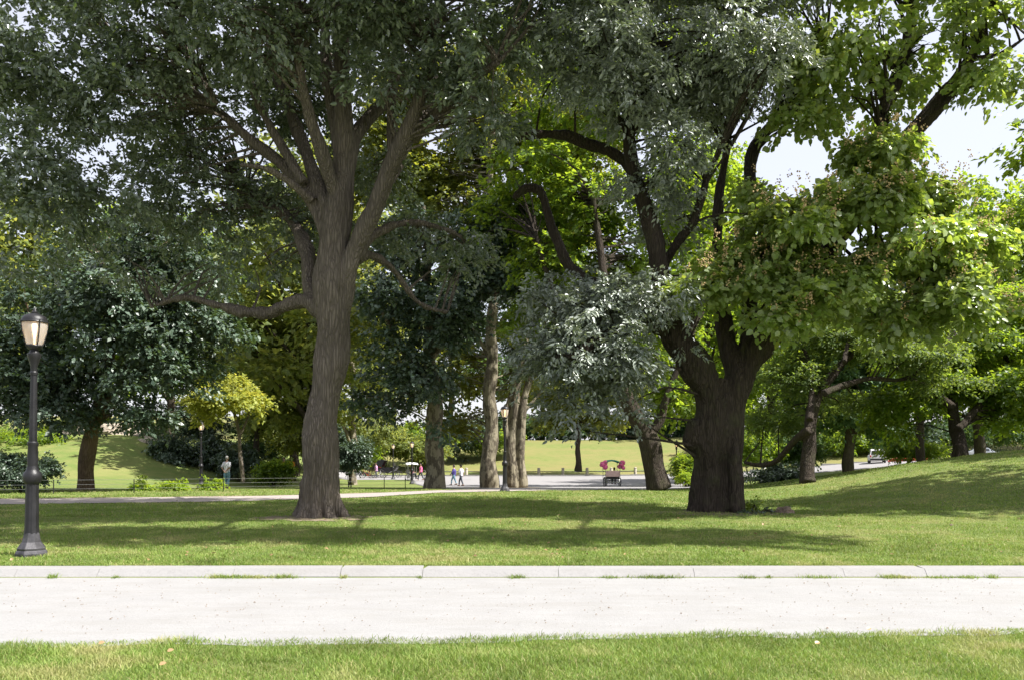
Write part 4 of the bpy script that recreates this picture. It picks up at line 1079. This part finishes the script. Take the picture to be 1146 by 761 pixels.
# ------------------------------------------------------------------ lamp posts
def lamp_post():
    root = empty('street_lamp', (0, 0, 0))
    b = MB()
    b.lathe([(.29, -0.05), (.29, .05), (.275, .08), (.25, .10), (.255, .13), (.225, .17), (.17, .23), (.15, .3), (.135, .38)], n=8)
    b.build('base', M['iron_old'], root, smooth=False)
    s = MB()
    s.lathe([(.13, .37), (.118, .45), (.108, 1.18)], n=48, flute=0.035, nfl=12)
    s.lathe([(.12, 1.17), (.145, 1.20), (.162, 1.25), (.165, 1.3), (.15, 1.35), (.12, 1.38), (.105, 1.41), (.095, 1.46)], n=24)
    s.lathe([(.09, 1.45), (.094, 1.6), (.085, 1.78), (.098, 1.80), (.098, 1.84), (.078, 1.86)], n=24)
    s.lathe([(.07, 1.85), (.056, 2.95)], n=48, flute=0.05, nfl=10)
    s.lathe([(.066, 2.94), (.07, 2.98), (.055, 3.0), (.06, 3.08), (.1, 3.2), (.118, 3.24), (.12, 3.28), (.085, 3.3), (.07, 3.34), (.11, 3.36), (.135, 3.4)], n=24)
    s.build('post', M['iron'], root)
    gl = MB(); gl.lathe([(.115, 3.4), (.16, 3.5), (.2, 3.62), (.218, 3.72), (.215, 3.78), (.2, 3.8)], n=24)
    gl.build('globe', M['glass'], root)
    bu = MB(); bu.lathe([(.015, 3.44), (.02, 3.52), (.045, 3.68), (.05, 3.74), (.03, 3.77)], n=12); bu.build('bulb', M['bulb'], root)
    rib = MB()
    for k in range(4):
        a = math.pi / 4 + k * math.pi / 2
        ca, sa = math.cos(a), math.sin(a)
        rib.tube([(r * ca, r * sa, z) for r, z in ((.13, 3.38), (.175, 3.5), (.215, 3.62), (.235, 3.74), (.25, 3.82))], .011, 6)
    rib.torus((0, 0, 3.41), .13, .018, 'Z', 24); rib.torus((0, 0, 3.79), .225, .016, 'Z', 24)
    rib.build('cage', M['iron'], root)
    cp = MB(); cp.lathe([(.225, 3.785), (.22, 3.84), (.18, 3.89), (.1, 3.925), (.06, 3.935), (.065, 3.95), (.04, 3.965), (.03, 4.0), (.012, 4.03)], n=24)
    cp.build('cap', M['iron'], root)
    return root
lamp0 = lamp_post()
GL = 'black park lamp posts with tulip lanterns'
for i, (px, d, lb, s) in enumerate([(35, 12.85, 'nearest and largest black lamp post, lit, on the lawn at the far left', .97), (225, 47, 'black lamp post left of the man in the white shirt', .97),
                                 (565, 36.5, 'black lamp post in the middle, in front of the plane trees', .97), (461, 74, 'small distant lamp post in front of the white-roofed pedicab', .97),
                                 (440, 88, 'smallest distant lamp post beside the black carriage', .97), (757, 72, 'distant lamp post between the leaning tree and the burl', .97)]):
    o = lamp0 if i == 0 else copy_tree(lamp0)
    o.location = onground(px, d); o.rotation_euler = (0, 0, 0.2 * i); o.scale = (s * .86, s * .86, s * 1.012)
    if i == 0: o.rotation_euler = (0, R(0.8), 0.1)
    tag(o, lb, 'street lamp', GL)

# ------------------------------------------------------------------ fences
def wire_fence(name, label, pts, h=0.55, mat='iron', step=2.0):
    root = empty(name, pts[0]); tag(root, label, 'fence'); o = Vector(root.location)
    tops = []
    for i in range(len(pts) - 1):
        a, b = Vector(pts[i]), Vector(pts[i + 1]); m = max(1, int((b - a).length / step))
        for k in range(m + (i == len(pts) - 2)):
            p = a.lerp(b, k / m); p.z = g(p.x, p.y); tops.append(p)
    for p in tops:
        MB().tube([p - o + Vector((0, 0, -.1)), p - o + Vector((0, 0, h))], .022, 6).build('post', M[mat], root)
    wr = MB()
    for f in (0.35, 0.65, 0.97):
        wr.tube([p - o + Vector((0, 0, h * f)) for p in tops], 0.007, 4)
    wr.build('wire', M['steel'], root)
    return root
fp = lambda px, d: onground(px, d)
wire_fence('wire_fence', 'low wire fence along the far path from the left edge to the oak', [fp(-60, 32.5), fp(60, 33.5), fp(150, 34.5), fp(250, 36.5), fp(340, 39)], 0.6)
wire_fence('wire_fence', 'low wire fence between the oak trunk and the stout plane tree', [fp(375, 39.5), fp(430, 42), fp(475, 46)], 0.6)
root = empty('post_and_rail_fence', onground(500, 103)); tag(root, 'low fence of pale posts and rail beyond the drive at the foot of the meadow', 'fence'); o = root.location
pp = [onground(px, 103) for px in range(495, 800, 27)]
for p in pp:
    q = p - o; MB().lathe([(.2, -.1), (.2, .8), (.16, .86), (.21, .92), (.17, 1.02), (.05, 1.06)], (q.x, q.y, q.z), 8).build('post', M['wood_post'], root)
MB().tube([p - o + Vector((0, 0, .55)) for p in pp], .06, 6).build('rail', M['iron_old'], root)

# ------------------------------------------------------------------ people
def person(label, loc, rz, pose='stand', shirt='shirt_white', legs='jeans_pale', hair='hair_grey', scale=1.0, seed=0, group=None, sleeve=0.5):
    root = empty('person', loc, rz); tag(root, label, 'person', group)
    V_ = Vector
    hip = V_((0, 0, .93)); ch = V_((0, .0, 1.28)); nk = V_((0, -.01, 1.48)); hd = V_((0, .02, 1.63))
    if pose in ('sit', 'cycle'):
        dz = -0.45 if pose == 'sit' else 0.0
        ln = 0.0 if pose == 'sit' else 0.25
        hip = V_((0, 0, .93 + dz)); ch = hip + V_((0, ln * .6, .35)); nk = hip + V_((0, ln, .55)); hd = hip + V_((0, ln + .06, .7))
    J = {}
    for s in (-1, 1):
        sh_ = V_((s * .19, nk.y, nk.z - .07)); hj = hip + V_((s * .09, 0, -.02))
        if pose == 'stand':
            kn = V_((s * .1, .03, .5)); an = V_((s * .11, 0, .09)); el = sh_ + V_((s * .05, -.03, -.28)); wr = el + V_((-s * .04, .12, -.22))
        elif pose == 'back':   # hands clasped behind the back
            kn = V_((s * .1, .03 * s, .5)); an = V_((s * .11, -.08 * s, .09)); el = sh_ + V_((s * .07, -.1, -.28)); wr = V_((s * .04, -.17, .93))
        elif pose == 'walk':
            kn = V_((s * .09, .16 * s + .05, .5)); an = V_((s * .09, .26 * s, .1 if s > 0 else .16)); el = sh_ + V_((s * .05, -.1 * s, -.27)); wr = el + V_((0, .1 - .06 * s, -.22))
        elif pose == 'sit':
            kn = hip + V_((s * .12, .42, .04)); an = kn + V_((0, .04, -.43)); el = sh_ + V_((s * .06, .08, -.26)); wr = el + V_((-s * .06, .2, -.04))
        else:
            kn = hip + V_((s * .1, .32, -.2 + .1 * s)); an = kn + V_((0, -.1, -.38)); el = sh_ + V_((s * .05, .22, -.17)); wr = el + V_((0, .2, -.08))
        J[s] = (sh_, hj, kn, an, el, wr)
    def body(mb, f=0.0):
        mb.tube([hip + V_((0, 0, -.04)), hip + V_((0, 0, .08)), ch, nk + V_((0, 0, -.06)), nk], [.13 + f, .14 + f, .155 + f, .12 + f, .06 + f], 14)
    b = MB(); body(b)
    b.tube([nk + V_((0, 0, -.05)), hd], [.055, .05], 10); b.ball(hd + V_((0, .0, .03)), (.078, .098, .12), 14, 10)
    b.ball(hd + V_((0, .1, .02)), (.014, .022, .025), 6, 5)
    for s in (-1, 1): b.ball(hd + V_((s * .08, 0, .02)), (.014, .025, .033), 6, 5)
    for s in (-1, 1):
        sh_, hj, kn, an, el, wr = J[s]
        b.tube([sh_ * .5 + (nk + V_((0, 0, -.08))) * .5, sh_, el, wr], [.06, .055, .04, .027], 8)
        b.tube([hj, (hj + kn) / 2, kn, (kn + an) / 2, an], [.085, .078, .055, .052, .035], 8)
        b.tube([an + V_((0, -.05, -.045)), an + V_((0, .16, -.06))], [.04, .032], 8)
        hdv = (wr - el).normalized()
        b.ball(wr + hdv * .05, (.03, .035, .045), 8, 6)
        for k in range(4):
            oo = V_((0, (k - 1.5) * .018, 0)); b.tube([wr + hdv * .07 + oo, wr + hdv * (.13 + .015 * (k in (1, 2))) + oo], [.0095, .008], 5)
        b.tube([wr + hdv * .03 + V_((0, .03, 0)), wr + hdv * .09 + V_((0, .055, 0))], [.011, .009], 5)
    me = b.mesh('body', False); link('body', fuse(me, .013, 2, 'body'), M['skin'], root)
    c = MB()
    c.tube([hip + V_((0, 0, -.08)), hip + V_((0, 0, .1)), ch, nk + V_((0, 0, -.08)), nk + V_((0, 0, -.02))], [.16, .16, .175, .145, .075], 14)
    for s in (-1, 1):
        sh_, hj, kn, an, el, wr = J[s]
        e2 = sh_.lerp(el, .95) if sleeve < 1 else el
        c.tube([sh_ * .5 + (nk + V_((0, 0, -.08))) * .5, sh_, e2], [.07, .072, .062], 10)
        if sleeve >= 1: c.tube([el, wr], [.055, .04], 10)
    link('shirt', fuse(c.mesh('shirt', False), .014, 2, 'shirt'), M[shirt], root)
    t = MB()
    t.tube([hip + V_((0, 0, -.1)), hip + V_((0, 0, .06))], [.145, .15], 12)
    for s in (-1, 1):
        sh_, hj, kn, an, el, wr = J[s]
        t.tube([hj, (hj + kn) / 2, kn, an.lerp(kn, .08)], [.1, .095, .07, .06], 10)
    link('trousers', fuse(t.mesh('trousers', False), .014, 2, 'trousers'), M[legs], root)
    for s in (-1, 1):
        an = J[s][3]
        MB().tube([an + V_((0, -.075, -.045)), an + V_((0, .05, -.05)), an + V_((0, .19, -.065))], [.05, .052, .036], 8).build('shoe', M['shoe'], root)
    h = MB(); h.ball(hd + V_((0, -.018, .05)), (.088, .1, .11), 14, 10); h.build('hair', M[hair], root)
    root.scale = (scale,) * 3
    return root
person('grey-haired man in white shirt and pale blue trousers standing with hands behind his back', onground(254, 45.5), R(-20), 'back', 'shirt_white', 'jeans_pale', 'hair_grey', 1.02)
GP = 'two people in orange beyond the shrubs'
person('person in a yellow top beyond the shrubs, left one of the orange pair', onground(318, 62, .5), R(150), 'stand', 'yellow', 'orange', 'hair_dark')
person('person in an orange top beyond the shrubs, right one of the orange pair', onground(326, 62, .5), R(200), 'stand', 'orange', 'jeans_dark', 'hair_dark')
person('walker in a purple shirt on the drive right of the stout plane tree', onground(508, 70), R(80), 'walk', 'shirt_purple', 'jeans_pale', 'hair_dark', sleeve=1)
person('person in a white top and dark trousers beside the purple-shirted walker', onground(516, 66), R(60), 'walk', 'shirt_white', 'jeans_dark', 'hair_dark')
person('person in a purple shirt near the parked bicycles', onground(421, 92), R(100), 'stand', 'lilac', 'jeans_dark', 'hair_dark')
person('person in a pink top right of the white-roofed pedicab', onground(471, 84), R(120), 'walk', 'pink', 'jeans_dark', 'hair_dark')
person('dark-clothed person standing beside the lamp near the burl', onground(761, 71), R(200), 'stand', 'shirt_dark', 'jeans_dark', 'hair_dark')

# ------------------------------------------------------------------ pedicabs, carriage, bicycles
def wheel(parent, c, r, name='wheel', spokes=12, mat='rubber', w=.025):
    MB().torus(c, r, w, 'X', 24, 6).build(name, M[mat], parent)
    wo = parent.children[-1] if parent.children else None
    s = MB()
    for k in range(spokes):
        a = 2 * math.pi * k / spokes
        s.tube([c, (c[0], c[1] + math.cos(a) * r, c[2] + math.sin(a) * r)], .006, 4)
    s.ball(c, (.05, .04, .04), 8, 6)
    me = s.mesh('spokes'); so_ = link('spokes', me, M['steel'], parent)
    return so_
def wheels(parent, specs):
    for (c, r) in specs:
        t = MB().torus(c, r, .028, 'X', 26, 6).build('wheel', M['rubber'], parent)
        s = MB()
        for k in range(14):
            a = 2 * math.pi * k / 14
            s.tube([c, (c[0], c[1] + math.cos(a) * r, c[2] + math.sin(a) * r)], .007, 4)
        s.ball(c, (.06, .05, .05), 8, 6)
        s.build('spokes', M['steel'], t)

def pedicab(label, loc, rz, roof='greencloth', panel='palepink', side='pink', puffs=True):
    """rear wheels at the origin, front towards +Y"""
    root = empty('pedicab', loc, rz); tag(root, label, 'pedicab', 'pedicabs in the park')
    wheels(root, [((-.55, 0, .33), .32), ((.55, 0, .33), .32), ((0, 1.9, .33), .32)])
    f = MB()
    f.tube([(-.52, 0, .33), (.52, 0, .33)], .03, 8)
    for s in (-1, 1):
        f.tube([(s * .4, -.15, .42), (s * .4, .75, .42), (s * .12, 1.1, .5)], .025, 6)
        for y in (-.25, .65): f.tube([(s * .5, y, .5), (s * .52, y, 1.75)], .018, 6)
        f.tube([(s * .46, -.2, .9), (s * .5, .5, .8)], .018, 6)
    f.tube([(0, .8, .45), (0, 1.3, .5), (0, 1.75, .95), (0, 1.9, .33)], .025, 8)
    f.tube([(0, 1.3, .5), (0, 1.2, .95)], .02, 8)
    f.tube([(-.28, 1.55, 1.08), (0, 1.72, 1.02), (.28, 1.55, 1.08)], .015, 6)
    f.build('frame', M['chassis'], root)
    b = MB(); b.box((0, .2, .62), (.95, .55, .14)); b.box((0, -.12, .88), (.95, .12, .5), rx=.12); b.build('bench', M['black'], root)
    fl = MB(); fl.box((0, .55, .42), (.9, .7, .05)); fl.build('footboard', M['black'], root)
    MB().box((0, 1.18, .97), (.2, .26, .07), taper=.7).build('saddle', M['black'], root)
    MB().box((0, -.23, .93), (1.05, .04, .42)).build('rear_panel', M[panel], root)
    cp = MB()
    nx = 9; vs = []; fs = []
    for j in range(6):
        for i in range(nx):
            u = i / (nx - 1) * 2 - 1; v = j / 5
            zz = 1.9 - .16 * u * u - .08 * (v * 2 - 1) ** 2
            vs.append((u * .62, -.38 + v * 1.2, zz)); 
    m = len(vs); vs += [(a, b_, c - .03) for a, b_, c in vs]
    for j in range(5):
        for i in range(nx - 1):
            a = j * nx + i; fs.append((a, a + 1, a + nx + 1, a + nx)); fs.append((m + a + nx, m + a + nx + 1, m + a + 1, m + a))
    for i in range(nx - 1):
        fs.append((i, m + i, m + i + 1, i + 1)); a = 5 * nx + i; fs.append((a, a + 1, m + a + 1, m + a))
    for j in range(5):
        a = j * nx; fs.append((a, a + nx, m + a + nx, m + a)); a = j * nx + nx - 1; fs.append((a, m + a, m + a + nx, a + nx))
    cp.add(vs, fs); cp.build('canopy', M[roof], root)
    if puffs:
        rr = random.Random(4)
        for s in (-1, 1):
            c = MB(); 
            for k in range(9):
                c.ball((s * (.56 + rr.uniform(-.05, .2)), rr.uniform(-.35, .1), 1.6 + rr.uniform(-.3, .12)), rr.uniform(.12, .2), 10, 7)
            c.build('curtain', M[side], root)
    return root
pd = onground(685, 63)
pedicab('pedicab with green roof and bright pink side curtains seen from behind on the drive', pd, R(6), 'greencloth', 'palepink', 'pink').scale = (1.12, 1.12, 1.12)
person('dark-haired passenger in white riding in the pink-curtained pedicab', pd + Vector((.2, .15, .2)), R(0), 'sit', 'shirt_white', 'jeans_dark', 'hair_dark')
pd2 = onground(458, 84)
pedicab('pedicab with a flat white roof right of the black carriage', pd2, R(-70), 'white', 'black', 'white', False)
person('passenger in pink seated in the white-roofed pedicab', pd2 + Vector((.25, .1, .2)), R(-70), 'sit', 'pink', 'jeans_dark', 'hair_dark')
pd3 = onground(868, 68)
pedicab('pedicab with a lilac roof half hidden behind the low dark shrub', pd3, R(20), 'lilac', 'red', 'lilac', False)
person('dark-haired passenger in the lilac-roofed pedicab', pd3 + Vector((.1, .15, .2)), R(20), 'sit', 'palepink', 'jeans_dark', 'hair_dark')

def carriage(label, loc, rz):
    root = empty('horse_carriage', loc, rz); tag(root, label, 'carriage')
    wheels(root, [((-.75, -.6, .5), .5), ((.75, -.6, .5), .5), ((-.65, 1.3, .4), .4), ((.65, 1.3, .4), .4)])
    b = MB(); prof = [(-1.1, 1.3), (-1.0, .8), (-.7, .62), (.3, .58), (.6, .75), (1.0, .8), (1.3, 1.2)]
    n = len(prof); vs = [(-.6, y, z) for y, z in prof] + [(.6, y, z) for y, z in prof] + [(-.6, y * .97, z + .08) for y, z in prof] + [(.6, y * .97, z + .08) for y, z in prof]
    fs = []
    for i in range(n - 1):
        fs += [(i, i + 1, n + i + 1, n + i), (2 * n + i, 3 * n + i, 3 * n + i + 1, 2 * n + i + 1), (i, 2 * n + i, 2 * n + i + 1, i + 1), (n + i, n + i + 1, 3 * n + i + 1, 3 * n + i)]
    b.add(vs, fs); b.box((-.6, -.2, .95), (.05, 1.5, .5)); b.box((.6, -.2, .95), (.05, 1.5, .5)); b.build('body', M['black'], root)
    h = MB(); vs = []; fs = []; m = 9
    for s in (-1, 1):
        for k in range(m):
            a = math.pi * (0.05 + .6 * k / (m - 1)); vs.append((s * .68, -.35 - .85 * math.cos(math.pi - a) * -1 * 1 if False else -.55 + .85 * math.cos(math.pi * .98 - a), 1.25 + .85 * math.sin(a)))
    for k in range(m - 1): fs.append((k, k + 1, m + k + 1, m + k))
    for s in (0, m):
        vs.append((-.68 if s == 0 else .68, -.5, 1.25)); c = len(vs) - 1
        for k in range(m - 1): fs.append((s + k, s + k + 1, c))
    h.add(vs, fs); h.build('hood', M['black'], root)
    MB().box((0, -.6, 1.0), (1.1, .5, .15)).box((0, -.88, 1.25), (1.1, .12, .45)).build('seat', M['red'], root)
    MB().box((0, 1.1, 1.35), (.9, .4, .1)).box((0, .92, 1.55), (.9, .08, .35)).build('driver_seat', M['black'], root)
    return root
carriage('black carriage with a raised hood on the drive at the left', onground(433, 96), R(-95))

def bicycle(label, loc, rz, mat):
    root = empty('bicycle', loc, rz); tag(root, label, 'bicycle', 'bicycles on the drive')
    wheels(root, [((0, -.5, .34), .33), ((0, .55, .34), .33)])
    f = MB(); f.tube([(0, -.5, .34), (0, -.08, .3), (0, .4, .85), (0, -.18, .8), (0, -.08, .3)], .018, 6); f.tube([(0, -.5, .34), (0, -.18, .8), (0, -.2, .95)], .014, 6); f.tube([(0, .38, .98), (0, .42, .75), (0, .55, .34)], .017, 6)
    f.build('frame', M[mat], root)
    MB().tube([(-.27, .3, 1.0), (-.1, .4, 1.02), (.1, .4, 1.02), (.27, .3, 1.0)], .013, 6).build('handlebar', M['steel'], root)
    MB().box((0, -.2, .97), (.14, .26, .05), taper=.7).build('saddle', M['black'], root)
    return root
bicycle('red bicycle left of the person in purple on the drive', onground(411, 92), R(95), 'red')
bicycle('white bicycle just left of the black carriage', onground(424, 93), R(80), 'white')
bicycle('white bicycle closest to the oak trunk on the drive', onground(401, 92), R(88), 'white')

# ------------------------------------------------------------------ cars
def car(label, loc, rz, paint, suv=True):
    root = empty('parked_car', loc, rz); tag(root, label, 'car', 'cars on the far road')
    # side profile (y,z), front towards +Y
    low = [(-2.2, .35), (-2.25, .6), (-2.22, .95), (1.3, .98), (2.1, .82), (2.25, .55), (2.2, .32)]
    hw = .9
    b = MB(); n = len(low)
    vs = []
    for s in (-1, -.92, .92, 1):
        for (y, z) in low:
            k = 1 if abs(s) < 1 else .96
            vs.append((s * hw, y * (1 if abs(s) < 1 else .985), z if abs(s) < 1 else .35 + (z - .35) * k))
    fs = []
    for r_ in range(3):
        for i in range(n):
            j = (i + 1) % n; fs.append((r_ * n + i, r_ * n + j, (r_ + 1) * n + j, (r_ + 1) * n + i))
    fs.append(tuple(range(n))); fs.append(tuple(reversed(range(3 * n, 4 * n)))); b.add(vs, fs)
    cab = [(-2.12, .95), (-1.95, 1.55), (-1.7, 1.66), (.1, 1.68), (.45, 1.6), (1.2, .98)] if suv else [(-1.7, .95), (-1.2, 1.38), (-.9, 1.45), (.0, 1.46), (.3, 1.4), (1.1, .97)]
    m = len(cab); vs = []
    for s, k in ((-1, 0), (1, 0)):
        for (y, z) in cab:
            w_ = hw * (.93 - .16 * (z - .95) / .7); vs.append((s * w_, y, z))
    fs = [(i, (i + 1) % m, m + (i + 1) % m, m + i) for i in range(m)] + [tuple(range(m)), tuple(reversed(range(m, 2 * m)))]
    b.add(vs, fs); b.build('body', M[paint], root, smooth=False)
    def pane(p4, name='window'):
        P4 = [Vector(p) for p in p4]; nrm = (P4[1] - P4[0]).cross(P4[3] - P4[0]).normalized() * .008
        MB().add([p + nrm for p in P4] + [p - nrm for p in P4], [(0, 1, 2, 3), (7, 6, 5, 4), (0, 4, 5, 1), (1, 5, 6, 2), (2, 6, 7, 3), (3, 7, 4, 0)]).build(name, M['car_glass'], root, smooth=False)
    y0, z0 = cab[0]; y1, z1 = cab[1]
    pane([(-.72, y0 - .01 + .02, z0 + .06), (.72, y0 - .01 + .02, z0 + .06), (.62, y1 - .015, z1 - .04), (-.62, y1 - .015, z1 - .04)])
    ya, za = cab[4]; yb, zb = cab[5]
    pane([(-.72, yb - .05, zb + .06), (.72, yb - .05, zb + .06), (.62, ya + .05, za - .03), (-.62, ya + .05, za - .03)])
    for s in (-1, 1):
        wz = lambda z: hw * (.93 - .16 * (z - .95) / .7) + .004
        for (a, b2) in (((cab[1][0] + .1), -.75), (-.65, .35)):
            pane([(s * wz(1.02), a - .05, 1.02), (s * wz(1.02), b2 + (.3 if b2 > 0 else 0), 1.02), (s * wz(z1 - .06), b2, z1 - .06), (s * wz(z1 - .06), a + .05, z1 - .06)])
        MB().box((s * .78, -2.24, .85), (.16, .04, .22)).build('tail_light', M['lamp_red'], root)
        MB().box((s * .68, 2.22, .68), (.3, .05, .13)).build('headlight', M['white'], root)
        for y in (-1.4, 1.4):
            t = MB(); t.torus((s * .82, y, .33), .24, .1, 'X', 24, 8); tt = t.build('wheel', M['rubber'], root)
            MB().ball((s * .9, y, .33), (.03, .18, .18), 14, 6).build('rim', M['steel'], tt)
    MB().box((0, -2.26, .45), (1.7, .08, .16)).build('rear_bumper', M['black'], root)
    return root
car('white high-roofed car seen from behind on the road beyond the right hump', onground(981, 97), R(-21), 'white')
car('red and white car mostly hidden by the right hump, right of the white car', onground(1017, 97, -.6), R(60), 'red', False)
car('silver car peeping over the crest right of the thick black trunk', onground(1094, 97, 0.0), R(70), 'silver', False)
